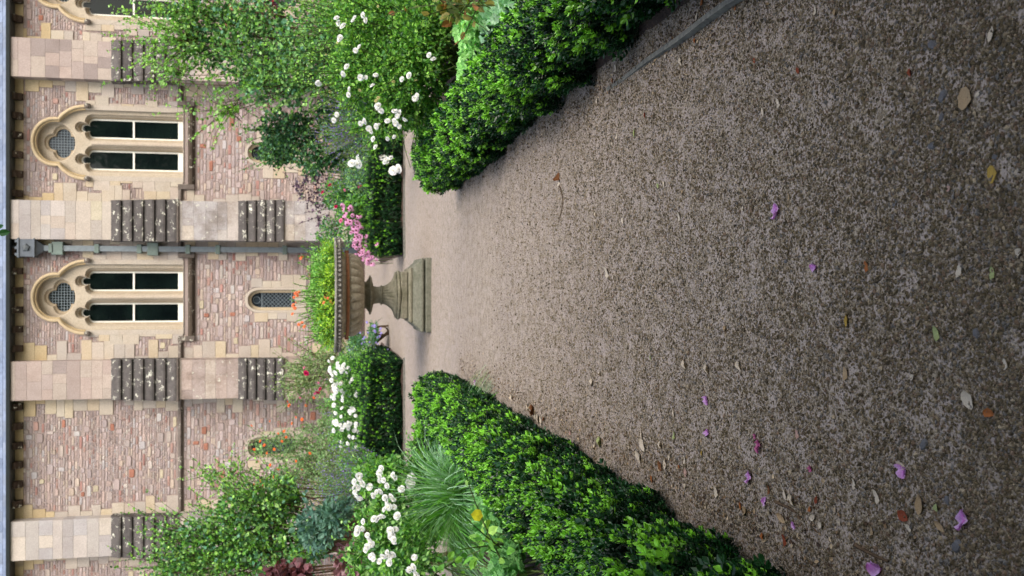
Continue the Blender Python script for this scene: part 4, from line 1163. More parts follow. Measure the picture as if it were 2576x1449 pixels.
# ground cover behind the upper hedge
def cover(label, base, blobs, n, size, pal, name='ground_cover', cat='plant'):
    root = empty(name, base, label, cat, 'low leafy plants behind the near hedges'); mb = MB(); p, d = blob_points(blobs, n, 0.9)
    p = p[p[:,2] > 0.08]; n = len(p)
    # scalloped round leaves facing up
    k = 9; th = np.linspace(0, 2*np.pi, 2*k, endpoint=False); rr_ = np.where(np.arange(2*k) % 2 == 0, 1.0, 0.84)
    tv = np.concatenate([[[0,0,-0.12]], np.stack([rr_*np.cos(th), rr_*np.sin(th), 0.1*np.cos(th*4.5)], 1)])
    tf = np.array([(0, 1+2*i, 2+2*i, 1+(2*i+2) % (2*k)) for i in range(k)])
    nrm = rng.normal(0,0.35,(n,3)) + np.array([0,-0.4,1.0]); fr = frames(rng.normal(size=(n,3)), nrm)
    mb.inst(tv, tf, fr, p, size*(0.6+0.8*rng.random(n)), pal_pick(pal, n, 0.15)); mb.build('foliage', M['leaf'], root)
    sm = MB()
    for q in p[:60]: sm.tube([(q[0]*0.9+base[0]*0.1, q[1]*0.9+base[1]*0.1, 0.08), tuple(q)], 0.003, 3)
    sm.build('stem', M['stem'], root); return root
LIME = [(116,176,96),(132,190,108),(98,158,84),(150,204,130)]
cover('lime green scalloped ground cover between bare soil and the upper hedge', (2.0,7.8,0.1), [B(1185,150,7.7,30,80,0.35), B(1200,220,8.0,30,60,0.3), B(1180,60,7.4,35,50,0.3), B(1145,285,8.6,24,30,0.25)], 950, 0.028, LIME)
cover('silvery green rounded leaves behind the upper hedge at the upper edge of the photo', (1.95,6.2,0.1), [B(1250,60,6.3,36,60,0.3), B(1290,10,5.9,36,50,0.3), B(1330,-30,5.6,30,40,0.3)], 520, 0.042, [(130,180,140),(150,196,158),(112,166,116),(170,206,176)])
cover('five-lobed geranium leaves between the grass tuft and the near hedge', (-1.75,6.9,0.1), [B(1235,1330,7.0,34,60,0.3), B(1215,1300,7.4,26,50,0.3), B(1285,1400,6.2,30,50,0.3), B(1260,1450,6,34,40,0.3)], 800, 0.028, [(90,148,84),(108,164,96),(76,134,70),(124,176,112)])
# leaning rose stem at the lower edge
rs = shrub('leaning_rose_stem', 'thin leaning rose stem with sparse leaves, one yellow, at the lower edge of the photo', 'rose', (pt(1330,1420,5.9).x,5.9,0.1), [B(1230,1370,6.0,60,60,0.2), B(1120,1430,6.4,50,40,0.2)], 26, 0.075, G_ROSE+G_FRESH, sprays=9, reach=0.4, per=6, nb=6, stemmat='stem', r0=0.008)
mbx = MB(); p_ = np.array([pt(1215,1298,6.0)]); mbx.inst(ROUND_V, LEAF_F, frames(np.array([[0.2,-0.2,0.9]]), np.array([[0.3,-0.9,0.2]])), p_, np.array([0.085]), np.array([lin((196,196,52))])); mbx.build('yellow_leaf', M['leaf'], rs)

for X_, Y_, lab in ((2.4,5.2,'leafy clump in the near bed just outside the upper edge of the photo'),(3.1,7.2,'second leafy clump in the near bed outside the upper edge of the photo'),(-2.6,4.6,'leafy clump in the near bed just outside the lower edge of the photo'),(-3.2,6.6,'second leafy clump in the near bed outside the lower edge of the photo')):
    shrub('border_perennials', lab, 'plants', (X_, Y_, 0), [(X_, Y_, 0.22, 0.6, 0.7, 0.24), (X_+0.4, Y_-0.6, 0.2, 0.5, 0.5, 0.2)], 2600, 0.045, G_MID+G_ROSE+G_LIGHT, nb=6, group='leafy perennials in the near beds')
# white roses behind the grass, lower half
RL = [B(960,1200,9.6,70,60), B(980,1300,9.4,80,60), B(950,1390,9.2,80,60), B(1030,1420,8.8,90,40), B(1060,1330,9.0,60,50), B(1080,1180,9.8,50,50)]
rl = shrub('white_rose', 'white rose bush with big clustered blooms behind the arching grass tuft', 'rose', (pt(1180,1300,9.6).x,9.7,0.1), RL, 6500, 0.05, G_ROSE+G_MID+G_LIGHT, sprays=60, reach=0.3, per=12, nb=24, r0=0.012, stemmat='stem')
spots = [(892,1212,8.9),(898,1222,8.9),(905,1208,8.9),(914,1218,8.9),(893,1238,8.9),(905,1252,8.8),(960,1178,9.2),(955,1190,9.2),(990,1195,9),(975,1222,8.9),(948,1238,8.8),(940,1248,8.8),(968,1252,8.7),(975,1262,8.7),(985,1248,8.7),(978,1275,8.7),(968,1282,8.7),(1032,1200,9),(1042,1205,9),(1025,1212,9),(1038,1215,9),(958,1300,8.6),(948,1308,8.6),(1000,1298,8.6),(915,1312,8.6),(930,1355,8.5),(935,1368,8.5),(925,1375,8.5),(985,1350,8.5),(992,1362,8.4),(975,1390,8.3),(965,1398,8.3),(982,1400,8.3),(955,1412,8.3),(1042,1425,8),(1046,1440,8),(1030,1432,8),(940,1395,8.4),(900,1340,8.6),(995,1330,8.5),(1012,1230,8.8),(960,1206,9)]
put_flowers(rl, rose_me, [pt(a,b_,c) for a,b_,c in spots]+[pt(a+random.gauss(0,9),b_+random.gauss(0,9),c) for a,b_,c in spots], 0.064)
# distant white roses behind the dark hedge
RD = [B(880,930,18.6,45,40,0.5), B(880,1010,18.6,50,50,0.5), B(880,1090,18.6,50,50,0.5), B(905,1150,18,50,40,0.5)]
rd = shrub('white_rose', 'white rose bush in full bloom just behind the dark bluish box hedge', 'rose', (pt(990,1010,18.8).x,18.8,0.1), RD, 9000, 0.055, G_LIGHT+G_MID+G_ROSE, nb=16, sprays=70, reach=0.3, per=10, stemmat='stem', r0=0.01)
for _ in range(3): pass
wpts = []
for cy_, cv_, sy_, sv_, k in ((925,850,18,14,26),(985,845,25,12,16),(1050,868,22,16,18),(1075,880,20,18,18),(1120,900,16,20,12),(1000,880,40,22,10)):
    for _ in range(k): wpts.append(pt(random.gauss(cv_, sv_), random.gauss(cy_, sy_), 17.7+random.random()*0.5))
put_flowers(rd, rose_me, wpts, 0.085)

# coneflowers over the small hedge
cf = empty('coneflowers', (pt(1000,590,17.6).x,17.6,0), 'drift of pink daisy-like coneflowers above the small hedge beside the stone urn', 'coneflowers')
fol = MB(); cloud(fol, [B(905,530,17.5,40,40,0.3), B(940,590,17.4,30,50,0.3)], 2600, 0.07, G_MID+G_ROSE); fol.build('foliage', M['leaf'], cf)
stm = MB(); cps = []
for i in range(88):
    t = random.random(); V_ = 868 + 62*t + random.gauss(0, 11); y_ = 518 + 142*t + random.gauss(0, 8)
    p = pt(V_, y_, 16.5 + random.random()*0.9 - 0.3*t); cps.append(p)
    stm.tube([(p.x+0.03, 17.5 if t < 0.8 else 17.1, max(0.15, p.z-0.5)), (p.x, p.y, p.z-0.01)], 0.004, 3)
stm.build('stem', M['stem'], cf); put_flowers(cf, cone_me, cps, 0.088)

# airy roses between the urn and the tall hedge, against the palace
ar = shrub('airy_rose', 'loose airy rose with dark red and magenta blooms at the foot of a lichened buttress', 'rose', (pt(960,930,25).x,25,0), [B(800,930,25,60,60,0.6), B(750,960,25.5,40,50,0.6), B(840,880,24.5,35,40,0.5)], 2600, 0.07, [(110,140,90),(96,128,84),(130,156,104),(120,130,96)], sprays=120, reach=0.6, per=16, nb=26, r0=0.012, upbias=0.8)
put_flowers(ar, magenta_me, [pt(771,938,24), pt(800,986,24), pt(806,979,24)], 0.13)
put_flowers(ar, pink_me, [pt(766,925,24), pt(802,962,24), pt(792,990,24), pt(755,1000,24)], 0.08)
put_flowers(ar, orange_me, [pt(790,1000,24), pt(725,1010,24), pt(728,1020,24)], 0.09)
cl = shrub('climbing_rose', 'fine-leaved climber with small orange blooms partly covering a pointed window', 'climber', (pt(930,1130,29.5).x,29.5,0), [B(700,1120,30.5,70,40,0.4), B(800,1130,30,80,70,0.6), B(770,1200,29,70,70,0.6), B(690,1230,29,50,40,0.5), B(850,1060,28,60,90,0.7), B(850,1200,27,60,80,0.7)], 9500, 0.075, [(104,142,92),(90,126,80),(122,158,104),(112,134,96),(80,112,72)], sprays=190, reach=0.8, per=14, nb=40, r0=0.014, upbias=0.6)
of = [(634,1070),(680,1060),(700,1090),(655,1110),(665,1120),(690,1130),(672,1140),(715,1085),(720,1100),(735,1065),(760,1055),(680,1170),(700,1180),(690,1200),(655,1210),(640,1220),(662,1222),(690,1215),(745,1160),(760,1180),(706,1240),(780,1140),(690,1250),(722,1260),(710,1110),(640,1130),(650,1160),(770,1020),(745,1050)]
put_flowers(cl, orange_me, [pt(a,b_,28.6) for a,b_ in of], 0.085)

# large shrub, lower left
LS = [B(520,1380,19,110,70), B(620,1320,19,110,90), B(640,1420,18.5,110,60), B(700,1260,19.5,60,60), B(450,1430,19,70,40), B(760,1380,18.5,60,70)]
shrub('leafy_shrub', 'large leafy green shrub with pale shoots in front of the palace, at the lower left', 'shrub', (pt(985,1340,19).x,19,0), LS, 6000, 0.075, G_MID+G_LIGHT+G_DARK[:2]+G_ROSE+G_BLUE, ROUND_V, sprays=380, reach=0.9, per=16, nb=40, r0=0.03, spray_pal=G_LIGHT+G_FRESH+G_MID, upbias=0.9)
shrub('pale_shoots_shrub', 'loose yellow-green shoots rising beside the large leafy shrub below the string course', 'shrub', (pt(985,1250,20.5).x,20.5,0), [B(560,1190,20.5,60,25), B(620,1230,20.5,60,40)], 250, 0.06, G_FRESH+G_LIGHT, ROUND_V, sprays=50, reach=0.6, per=14, nb=12, r0=0.012)
# blue-green thistle leaved plant, dark red shrubs
shrub('plume_poppy', 'blue-green jagged-leaved plant beside the dark red shrubs', 'plant', (pt(960,1310,14).x,14,0), [B(800,1330,14,50,50,0.4), B(840,1300,13.6,40,45,0.4)], 900, 0.10, [(66,104,92),(80,118,104),(54,90,82),(88,128,110)], LEAF_V, nb=10, sprays=12, reach=0.4)
RED = [(78,44,50),(92,52,60),(66,38,44),(108,72,82),(84,42,42)]
shrub('red_leaved_shrub', 'dark wine-red rounded-leaved shrub beside the blue-green plant', 'shrub', (pt(960,1420,13).x,13,0), [B(715,1448,13,45,24,0.25), B(750,1440,13,24,24,0.25)], 330, 0.10, RED, ROUND_V, nb=8)
shrub('red_leaved_shrub', 'smoky wine-red rounded-leaved shrub just behind the big white rose blooms', 'shrub', (pt(1000,1410,11).x,11,0), [B(880,1410,11,36,40,0.25), B(895,1445,11,30,30,0.25)], 420, 0.085, [(98,68,76),(112,80,88),(82,52,62),(126,98,106)], ROUND_V, nb=8)
shrub('red_berry_climber', 'dark plant with red leaves on the palace wall at the upper edge', 'climber', (pt(900,15,30.5).x,30.5,0), [B(690,15,31,30,22,0.3)], 240, 0.12, [(150,50,60),(90,60,84),(76,60,84)], ROUND_V, nb=4)

# border fill in front of the palace wall
fills = [(900,1300,22,60,150,'mixed green foliage at the back of the border behind the catmint and thistle-leaved plant'),(905,1050,22.5,50,110,'low green foliage behind the full-bloom white roses'),
         (880,330,21.5,60,120,'mixed green foliage behind the violet catmint'),(900,130,18,70,150,'dense green foliage below the tall round-leaved shrub'),(890,500,21,50,80,'green foliage at the foot of the purple shrub')]
for V_, y_, Y_, rV, ry, lab in fills:
    shrub('border_perennials', lab, 'plants', (pt(985,y_,Y_).x, Y_, 0), [B(V_, y_, Y_, rV, ry, 0.8), B(V_+30, y_-ry*0.5, Y_-0.6, rV*0.8, ry*0.6, 0.6), B(V_+20, y_+ry*0.5, Y_-0.4, rV*0.8, ry*0.6, 0.6)], 7500, 0.06, G_MID+G_DARK+G_LIGHT+[(120,132,96)], nb=10, sprays=40, reach=0.35, group='leafy perennials filling the far borders')
nb_ = [(1000,1400,11.5,70,110,'leafy fill behind the white roses at the lower edge'),(1010,60,11,60,150,'leafy fill behind the near white rose bush at the upper edge')]
for V_, y_, Y_, rV, ry, lab in nb_:
    shrub('border_perennials', lab, 'plants', (pt(1150,y_,Y_).x, min(Y_,10.2), 0), [B(V_, y_, min(Y_,10.0), rV, ry, 0.4)], 5000, 0.045, G_MID+G_ROSE+G_DARK, nb=8, group='leafy perennials in the near beds')
# small blue flowered plants beyond the crossing
bl = shrub('blue_geranium', 'small loose plant with pale blue flowers right beside the stone urn pedestal', 'geranium', (pt(975,835,20).x,20,0), [B(940,840,20,14,30,0.3), B(905,880,20,30,34,0.4), B(890,850,20.3,16,22,0.3)], 3400, 0.04, G_BLUE+G_MID, nb=6, sprays=30, reach=0.3)
put_flowers(bl, lilac_me, [pt(random.gauss(925,26), random.gauss(862,24), 19.5) for _ in range(30)], 0.05)
put_flowers(bl, lilac_me, [pt(899,836,17), pt(943,820,19), pt(944,833,19)], 0.075)

# ------------------------------------------------------------------ planting in the urn
UY = uy_
ub = [(ux_-0.45, UY, 1.33, 0.26,0.3,0.18), (ux_, UY, 1.36, 0.36,0.4,0.22), (ux_+0.42, UY, 1.34, 0.28,0.3,0.2), (ux_-0.2, UY-0.3, 1.32, 0.4,0.2,0.15), (ux_+0.25, UY-0.3, 1.33, 0.4,0.2,0.16)]
shrub('spurge', 'bright yellow-green bushy foliage filling the stone urn', 'plant', (ux_, UY, 1.2), [(ux_-0.5,UY-0.15,1.30,0.2,0.3,0.13),(ux_-0.2,UY-0.35,1.30,0.3,0.25,0.12),(ux_+0.2,UY-0.35,1.32,0.3,0.25,0.13),(ux_+0.5,UY-0.15,1.30,0.2,0.3,0.13),(ux_-0.3,UY-0.3,1.38,0.2,0.2,0.1)], 5200, 0.032, [(150,190,50),(130,176,48),(166,200,70),(112,158,48),(90,140,50)], nb=10, sprays=40, reach=0.12, clump=0.08, group=None)
shrub('feathery_foliage', 'soft mid-green feathery foliage rising from the middle of the stone urn', 'plant', (ux_, UY, 1.2), [(b[0],b[1],b[2]+0.06,b[3],b[4],b[5]) for b in ub], 6000, 0.034, [(98,156,70),(120,172,86),(84,140,62),(140,184,100)], nb=20, sprays=150, reach=0.22, per=16, upbias=1.2, r0=0.006, stemmat='stem')
tuft('fan of pale spiky leaves at the centre of the stone urn', (ux_-0.05, UY-0.12, 1.25), 130, 0.44, 0.016, 0.75, [(160,186,104),(140,170,88),(176,196,124)], None, 1.0, 'spiky_plant', 0.3, 'spiky plant')
co = empty('orange_geranium', (ux_, UY-0.2, 1.2), 'small coral-orange flowers scattered through the urn foliage', 'flowers')
cst = MB(); sp_l = [(744,738),(748,742),(752,735),(740,748),(745,760),(742,775),(738,768),(757,650),(760,645),(810,756),(815,762),(825,750),(832,758),(820,738),(840,742),(838,765),(818,748),(760,812),(766,822),(752,816),(736,790)]
pts_ = [pt(a, b_, UY-0.35-random.random()*0.2) for a, b_ in sp_l]
for p in pts_: cst.tube([(p.x*0.8+ux_*0.2, UY-0.2, 1.25), (p.x, p.y, p.z)], 0.003, 3)
cst.build('stem', M['stem'], co); put_flowers(co, coral_me, pts_, 0.05)
# ------------------------------------------------------------------ fallen petals, leaves and stones
LONG_V = np.array([(0,0,0),(0.17,0.22,0.05),(0.24,0.5,0.09),(0.16,0.8,0.12),(0,1,0.2),(-0.16,0.8,0.10),(-0.24,0.5,0.06),(-0.17,0.22,0.03),(0,0.5,0.0),(0,0.22,0.0),(0,0.8,0.04)], dtype=float)
LONG_F = [(0,1,9),(9,1,2,8),(8,2,3,10),(10,3,4),(0,9,7),(9,8,6,7),(8,10,5,6),(10,4,5)]
def leaf_variant(k, col):
    r = np.random.default_rng(k); V = LONG_V.copy(); V[:,0] *= (1.1,1.6,1.9,1.35)[k % 4]
    V[:,2] += (0.10,0.26,0.05,-0.12)[k % 4]*(V[:,0]*2)**2*2 + r.normal(0, 0.03, len(V)); V[:,0] += 0.10*np.sin(V[:,1]*3+k)
    V[:,1] -= 0.5; V[:,2] = V[:,2] - V[:,2].min() + 0.02
    mb = MB(); mb.add(V, LONG_F, col); mb.add(V*[1,1,1]-[0,0,0.012], [tuple(reversed(f)) for f in LONG_F], col)
    mb.add(np.array([(-0.008,-0.5,0.05),(0.008,-0.5,0.05),(0.02,-0.72,0.03),(0.008,-0.72,0.03)]), [(0,1,2,3)], np.array(col)*0.7)
    o = mb.build('fallen_leaf', M['dry_leaf'], smooth=True); me = o.data; bpy.data.objects.remove(o); return me
LC = {'pale': (196,184,166), 'tan': (160,138,108), 'orange': (150,92,50), 'brown': (112,74,46), 'green': (150,160,108), 'yellow': (166,138,66), 'rusty': (128,64,42), 'pinkish': (178,146,134)}
_lc = {}
def get_leaf(col, k):
    if (col, k) not in _lc: _lc[(col, k)] = leaf_variant(k, lin(LC[col]))
    return _lc[(col, k)]
def petal_mesh(k, c1, c2):
    r = np.random.default_rng(100+k); mb = MB(); nu, nv = 7, 6
    U_, W_ = np.meshgrid(np.linspace(-1,1,nu), np.linspace(0,1,nv))
    X = U_*(0.22+0.45*np.sin(W_*2.6)) ; Y = W_ - 0.5 + 0.08*np.sin(U_*5+k); Z = 0.10+0.13*np.sin(U_*4+k*1.3)*W_ + 0.15*np.abs(U_)**1.5 + 0.10*np.sin(W_*6+k) + r.normal(0, 0.025, U_.shape)
    X = X + 0.12*np.sin(W_*5+k); Z = Z - Z.min() + 0.02
    I = np.arange(nu*nv).reshape(nv, nu); F = np.stack([I[:-1,:-1], I[:-1,1:], I[1:,1:], I[1:,:-1]], -1).reshape(-1,4)
    c = np.array(c1)*(1-W_.reshape(-1,1)) + np.array(c2)*W_.reshape(-1,1)
    V = np.stack([X,Y,Z],-1).reshape(-1,3); mb.add(V, F, c); mb.add(V*0.93+[0.03,0.08,0.09], F, c[::-1])
    o = mb.build('petal', M['petal'], smooth=True); me = o.data; bpy.data.objects.remove(o); return me
PET = [petal_mesh(k, lin((218,182,226)), lin((196,112,196))) for k in range(4)]
PDARK = [petal_mesh(k+7, lin((190,110,150)), lin((150,60,120))) for k in range(2)]

def where(x, y):
    """say in words where on the photo something lies"""
    vert = 'upper' if y < 480 else ('middle' if y < 960 else 'lower')
    hor = 'left' if x < 1500 else ('centre' if x < 1900 else ('right' if x < 2300 else 'far right'))
    return vert, hor
def drop(me, name, x, y, size, ang, label, cat, group):
    g = gnd(x, y); o = bpy.data.objects.new(name, me); S.collection.objects.link(o)
    o.location = (g.x, g.y, gravel_z(g.x, g.y)+0.001); o.scale = (size,)*3; o.rotation_euler = (random.uniform(-0.12,0.12), random.uniform(-0.12,0.12), ang)
    return tag(o, label, cat, group)
petals = [(1957,530,36,0.3,0,'crumpled lilac-pink petal lying alone on the gravel, nearest the urn axis'),(2052,672,26,2.0,1,'small whitish lilac petal alone on the gravel near the picture centre line'),
 (1782,1005,24,0.5,2,'upper of two small lilac petals on the gravel above the hedge with the grass tuft'),(1786,1088,22,1.2,3,'lower of two small bright lilac petals on the gravel above the box hedge'),
 (1893,1200,30,0.1,0,'upright narrow purple petal on the gravel close to the hedge bend'),(2001,1320,18,1.0,1,'tiny pale lilac petal close to a rusty curled leaf by the hedge'),
 (1928,1260,22,2.6,2,'purple petal scrap beside a small brown leaf close to the hedge'),(2277,1185,34,0.4,3,'purple and white petal tucked under a round pale leaf on the gravel'),
 (2435,1308,44,0.2,0,'large lilac and white petal towards the lower right corner of the photo'),(2210,1430,44,2.2,1,'crumpled lilac petal with white edge at the bottom edge of the photo'),(1197,961,16,0.7,2,'tiny pink petal on the path at the far end of the near hedge')]
for x, y, s_, a, k, lab in petals:
    g = gnd(x, y); d = math.hypot(g.y, CAMH); drop(PET[k], 'fallen_petal', x, y, s_/FPX*d*0.78, a, lab, 'petal', 'fallen rhododendron petals')
for x, y, s_, a, k, lab in [(1918,1122,32,0.2,0,'long wrinkled dark pink petal on the gravel between lilac petals and the hedge'),(2045,1178,16,1.0,1,'tiny dark pink petal on open gravel in the lower half'),(1907,1096,14,0.5,1,'tiny reddish petal scrap just above the long wrinkled dark pink one')]:
    g = gnd(x, y); d = math.hypot(g.y, CAMH); drop(PDARK[k], 'fallen_petal', x, y, s_/FPX*d*0.78, a, lab, 'petal', 'fallen rhododendron petals')
# (picture x, y, length in photo pixels, colour, angle in degrees)
A5 = [(1068,518,52,'pale',100),(990,562,42,'pale',95),(2015,500,110,'tan',20),(2140,175,72,'pale',65),(1255,55,44,'pale',80),(1352,65,36,'tan',50),(2155,880,84,'yellow',45),(1985,1365,64,'pale',60),(2150,1375,60,'green',80),
 (1518,1340,56,'orange',85),(208,1370,62,'pale',90),(240,1395,30,'pale',70),(575,1090,48,'pale',80),(590,968,30,'tan',20),(495,925,34,'pale',75),(465,935,26,'green',80),(1725,365,40,'rusty',85),(235,405,26,'orange',70),
 (252,345,38,'pale',85),(500,285,30,'pale',10),(157,510,30,'pale',90),(257,685,30,'pale',60),(235,715,30,'pale',60),(345,670,44,'green',75),(575,310,38,'pale',80),(680,15,36,'orange',5),(820,70,30,'pale',60),(850,40,28,'orange',40),
 (645,205,26,'orange',70),(655,85,40,'pale',60),(510,60,40,'tan',10),(150,1080,30,'pale',80),(285,1110,30,'pale',85),(1930,945,50,'pinkish',5),(2075,475,36,'pale',20),(2280,1270,50,'pale',30),(950,305,26,'rusty',70),(1165,355,34,'rusty',85),
 (885,1050,34,'pale',40),(1115,990,36,'tan',85),(395,580,30,'rusty',80)]
A6 = [(1418,165,60,'yellow',80),(1870,230,72,'green',100),(2030,565,92,'pale',85),(2210,385,56,'pale',10),(1745,445,52,'pale',20),(1690,890,60,'pale',140),(1285,1185,64,'pale',10),(1245,1150,60,'pale',30),(1230,1115,40,'orange',30),(1262,1065,50,'rusty',60),
 (1104,1268,62,'rusty',100),(990,1250,36,'orange',95),(1025,1015,50,'brown',95),(1106,1040,56,'pale',120),(1140,1065,60,'pale',95),(1570,1050,72,'pale',110),(1705,1145,68,'rusty',140),(1732,1205,50,'pale',150),(1870,1110,56,'green',10),(1785,1090,100,'tan',85),
 (1380,1180,32,'pale',80),(880,1095,44,'orange',90),(760,1025,60,'pale',100),(602,998,34,'pale',50),(605,930,44,'pinkish',60),(600,865,42,'pale',75),(685,830,30,'yellow',70),(520,850,40,'pale',50),(500,890,50,'pale',45),(475,895,52,'brown',85),
 (365,850,70,'pale',80),(385,790,70,'pale',110),(375,740,44,'pale',90),(350,830,40,'pale',75),(312,805,30,'pale',30),(165,775,56,'green',80),(137,800,30,'pale',60),(475,790,44,'pale',95),(545,740,50,'green',70),(712,405,56,'pale',85),(595,385,50,'pale',90),
 (420,350,26,'green',85),(130,475,44,'pale',50),(170,430,30,'pale',80),(875,390,52,'pale',95),(800,205,34,'tan',60),(1415,430,70,'tan',80),(430,960,36,'orange',90),(570,900,26,'orange',80),(20,725,38,'pinkish',60),(1170,735,50,'pinkish',85),
 (1455,985,60,'pale',80),(1545,1220,50,'tan',80),(2130,630,60,'orange',160),(1890,1200,70,'tan',150),(905,1120,60,'tan',20),(1090,1160,80,'tan',160),(540,630,40,'pale',90),(420,655,30,'pale',70)]
A1 = [(1345,1030,30,'brown',60),(1352,1045,26,'pale',40),(1358,1052,28,'pale',80),(1338,1040,24,'tan',20),(1366,1060,22,'pale',70),(1372,1052,24,'brown',10),(1420,1105,24,'pale',70),(1290,1000,18,'pale',90),(1240,1000,18,'tan',60),(1330,1024,22,'pale',30)]
items = [(1428+x/2, y/2, l/2, c, a) for x, y, l, c, a in A5] + [(1428+x/2, 724.5+y/2, l/2, c, a) for x, y, l, c, a in A6] + A1
adj = {'pale':'pale dry','tan':'tan dry','orange':'orange','brown':'dark brown','green':'greenish','yellow':'yellow spotted','rusty':'rust-red','pinkish':'pinkish dry'}
refs = [(1700,110,'the timber board'),(1500,260,'the board end'),(1560,1230,'the lower hedge bend'),(1900,1390,'the lower hedge near end'),(1360,1060,'litter along the lower hedge'),(1350,480,'the end of the upper hedge'),
        (1957,530,'the lone crumpled lilac petal'),(2052,672,'the small whitish petal'),(1784,1046,'the paired small petals'),(2277,1185,'the leaf-covered petal'),(2435,1308,'the large lilac petal'),(1542,690,'gravel before the urn'),
        (2440,250,'the large tan leaf'),(2300,800,'the open right gravel'),(2480,640,'the right edge of the photo'),(1640,930,'gravel between urn and hedge'),(1950,250,'the gravel right of the board'),(2100,100,'the upper edge of the photo'),(2050,1400,'the lower edge of the photo')]
seen = {}; plan = []
for it in items:
    x, y, l, c, a = it; r_ = min(refs, key=lambda q: (q[0]-x)**2+(q[1]-y)**2); plan.append((it, r_)); seen.setdefault((c, r_[2]), []).append(it)
for (x, y, l, c, a), r_ in plan:
    grp = seen[(c, r_[2])]; size = 'long' if l > 32 else ('small' if l < 20 else '')
    lab = f"{size+' ' if size else ''}{adj[c]} leaf near {r_[2]}"
    if len(grp) > 1:
        order = sorted(grp, key=lambda q: (q[0], q[1])); i = order.index((x, y, l, c, a)); n = len(order)
        word = 'leftmost of them' if i == 0 else ('rightmost' if i == n-1 else ('second from left' if i == 1 else ('third from left' if i == 2 else f"number {i+1} counted from left")))
        lab += f", {word}"
    g = gnd(x, y); d = math.hypot(g.y, CAMH); k = int(x*7+y*3) % 4
    # the long side seen on the picture turns into an angle on the ground
    th = R(a); dx = math.cos(th); dy = math.sin(th)      # picture right = towards the viewer, picture up = world right
    ang = math.atan2(-dx*1.0, dy) - math.pi/2
    drop(get_leaf(c, k), 'fallen_leaf', x, y, max(0.02, l/FPX*d*1.02), ang, lab, 'leaf', 'fallen leaves on the gravel')
# curled leaf with a white edge and a thin twig beside it
cl_ = gnd(1408, 457); o = drop(get_leaf('brown', 1), 'fallen_leaf', 1408, 452, 0.075, 0.4, 'curled dark brown leaf standing up on the open gravel beside a thin twig', 'leaf', 'fallen leaves on the gravel'); o.rotation_euler = (0.9, 0.3, 0.4)
drop(get_leaf('pale', 3), 'fallen_leaf', 1408, 462, 0.045, 1.4, 'whitish scrap of leaf against the curled dark brown leaf', 'leaf', 'fallen leaves on the gravel')
def twig(p, label, r=0.003):
    mb = MB(); P = [gnd(a, b_) for a, b_ in p]; P = [(q.x, q.y, gravel_z(q.x, q.y)+0.006) for q in P]
    mb.tube(P, np.linspace(r, r*0.5, len(P)), 5); o = mb.build('twig', M['bark'], origin=P[0]); return tag(o, label, 'twig', 'fallen twigs')
twig([(1412,468),(1420,495),(1421,515),(1415,540),(1409,560)], 'thin curved dark twig beside the curled brown leaf', 0.0035)
twig([(1958,1262),(1990,1276),(2010,1290)], 'grey stick lying near the bend of the lower hedge', 0.006)
twig([(2160,1370),(2200,1392),(2245,1412)], 'grey-brown stick near the crumpled petal at the bottom edge', 0.007)
twig([(3060/1.5404,870/1.5404-5),(2006,556),(2016,545)], 'short black twig right of the lone crumpled petal', 0.0018)
# larger grey stones half sunk in the gravel
st_l = [(2373,242,36,'flat blue-grey stone beside the large tan leaf at the right'),(2345,112,34,'flat grey stone near the upper right of the photo'),(2346,367,28,'dark blue-grey pebble below the large tan leaf'),(2370,295,24,'small grey pebble beside the large tan leaf'),
 (2255,512,24,'blue-grey pebble on open gravel right of the lone crumpled petal'),(2508,395,22,'grey pebble near the right edge of the photo'),(1978,657,16,'small grey pebble near the small whitish petal'),(2458,837,32,'blue-grey stone near the green leaf at the right'),
 (2328,1118,36,'blue-grey stone on open gravel in the lower right'),(2415,1374,42,'dark grey angular stone below the large lilac petal'),(2388,1258,26,'grey flat pebble beside the greenish leaf in the lower right')]
for x, y, l, lab in st_l:
    g = gnd(x, y); d = math.hypot(g.y, CAMH); s_ = l/FPX*d*0.8; mb = MB()
    ph = [(0.0,-0.2),(0.42,-0.1),(0.5,0.05),(0.36,0.18),(0.0,0.22)]
    jit = rng.normal(0, 0.08, (5, 9)); mb.lathe([(r_*s_, z_*s_) for r_, z_ in ph], 9, 0, 0, lambda i, th: 1+jit[i] + 0.25*np.cos(th*2+l), lin((92,92,95)))
    o = mb.build('stone', M['pebble'], smooth=False); o.location = (g.x, g.y, gravel_z(g.x, g.y)+s_*0.0); o.rotation_euler = (0, 0, l); tag(o, lab, 'stone', 'larger stones in the gravel')

# crumbs of dry leaf and bark gathered along the hedge feet, too many to count
def litter_strip():
    mb = MB(); n = 5200; side = rng.random(n) < 0.55
    y = 1.7 + 8.6*rng.random(n); off = np.abs(rng.normal(0, 0.11, n))
    x = np.where(side, -0.90+off*1.2, 1.13-off*0.8); 
    d = rng.normal(size=(n,3)); d[:,2] *= 0.25; nh = rng.normal(0,0.3,(n,3))+[0,0,1.0]
    mb.inst(LEAF_V, LEAF_F, frames(d, nh), np.stack([x, y, gravel_z(x,y)+0.004], 1), 0.007+0.016*rng.random(n)**2, pal_pick([(96,78,60),(120,98,74),(150,130,104),(70,54,42),(84,66,52),(60,48,40),(176,158,132)], n))
    tag(mb.build('leaf_litter', M['dry_leaf']), 'crumbs of dry leaf and bark gathered along the feet of the hedges', 'leaf litter', kind='stuff')
litter_strip()

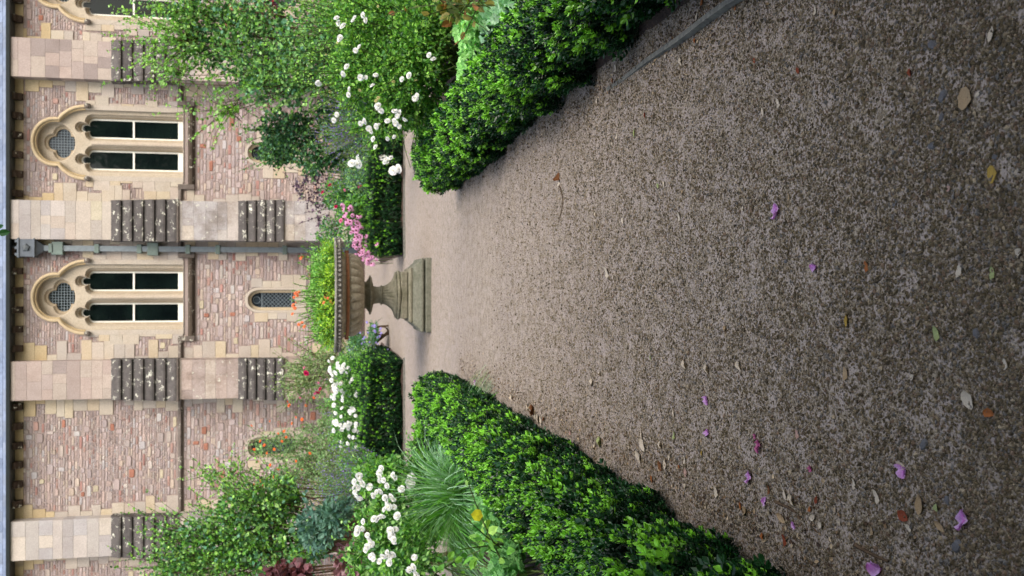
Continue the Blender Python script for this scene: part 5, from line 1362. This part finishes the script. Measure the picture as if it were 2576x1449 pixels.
# ------------------------------------------------------------------ trees behind the photographer: their crowns shade the near gravel
def tree(x, y, h, rad, label, n=5200, low=3.0, size=0.42):
    root = empty('garden_tree', (x, y, 0), label, 'tree', 'trees behind the viewpoint'); tr = MB(); cr = MB()
    tr.tube([(x,y,-0.1),(x+0.1,y,1.5),(x,y+0.1,h*0.4),(x+0.1,y,h*0.8)], [0.36,0.28,0.2,0.06], 10)
    bl_ = [(x+random.uniform(-.5,.5)*rad, y+random.uniform(-.5,.5)*rad, low+(h-low)*t, rad*(0.55+0.3*math.sin(t*3)), rad*(0.55+0.3*math.sin(t*3)), (h-low)*0.22) for t in (0.12,0.3,0.5,0.7,0.88)]
    branches(tr, (x, y, h*0.3), bl_, 14, 0.09); cloud(cr, bl_, n, size, G_DARK+G_MID, LEAF_V, 0.35)
    tr.build('trunk', M['bark'], root); cr.build('crown', M['leaf'], root); return root, cr
tree(-5.5, -4.5, 11, 4.2, 'broad dark tree standing behind and left of the viewpoint')
tree(5.8, -5.5, 12, 4.4, 'broad dark tree standing behind and right of the viewpoint')
tree(-14, -16, 20, 6.0, 'tall tree far behind on the left', 6000, 2, 0.8); tree(1, -18, 21, 6.5, 'tall tree far behind on the axis of the path', 6000, 2, 0.8); tree(14, -16, 19, 6.0, 'tall tree far behind on the right', 6000, 2, 0.8)
root = empty('overhanging_tree', (0.6, -3.2, 0), 'tree over the viewpoint, one dark leaf hanging in at the left edge of the photo', 'tree')
tr = MB(); tr.tube([(0.6,-3.2,-0.1),(0.7,-3.1,2.2),(0.5,-2.9,4.2)], [0.3,0.24,0.16], 10)
e_ = pt(-60, 590, 4.0); tr.tube([(0.6,-3.1,3.4),(0.7,-1.0,4.4),(0.5,1.5,4.0),(e_.x,3.4,e_.z+0.45),(e_.x,4.0,e_.z)], [0.12,0.08,0.05,0.02,0.005], 7)
cr = MB(); bl_ = [(0.3,-2.5,5.4,3.0,2.8,1.2),(-0.8,-0.4,5.2,2.2,1.6,0.7),(1.2,-0.3,5.4,2.2,1.6,0.8),(0,-3,7.4,3,3,1.2)]
branches(tr, (0.5,-2.9,4.0), bl_, 16, 0.05); cloud(cr, bl_, 8000, 0.32, G_DARK+G_MID, LEAF_V, 0.3)
lp = [pt(-6,588,4.0), pt(-2,572,4.02), pt(-45,600,4.0), pt(-60,560,4.1)]
tip_ = [pt(26,583,4.0), pt(8,567,4.0), pt(-40,640,4.0), pt(-70,520,4.0)]
for a_, b_ in zip(lp, tip_):
    d_ = np.array([b_-a_]); cr.inst(LEAF_V, LEAF_F, frames(d_, np.array([[0.1,-0.9,0.3]])), np.array([a_]), np.array([np.linalg.norm(d_)]), np.array([lin((40,84,44))]))
tr.build('trunk', M['bark'], root); cr.build('crown', M['leaf'], root)
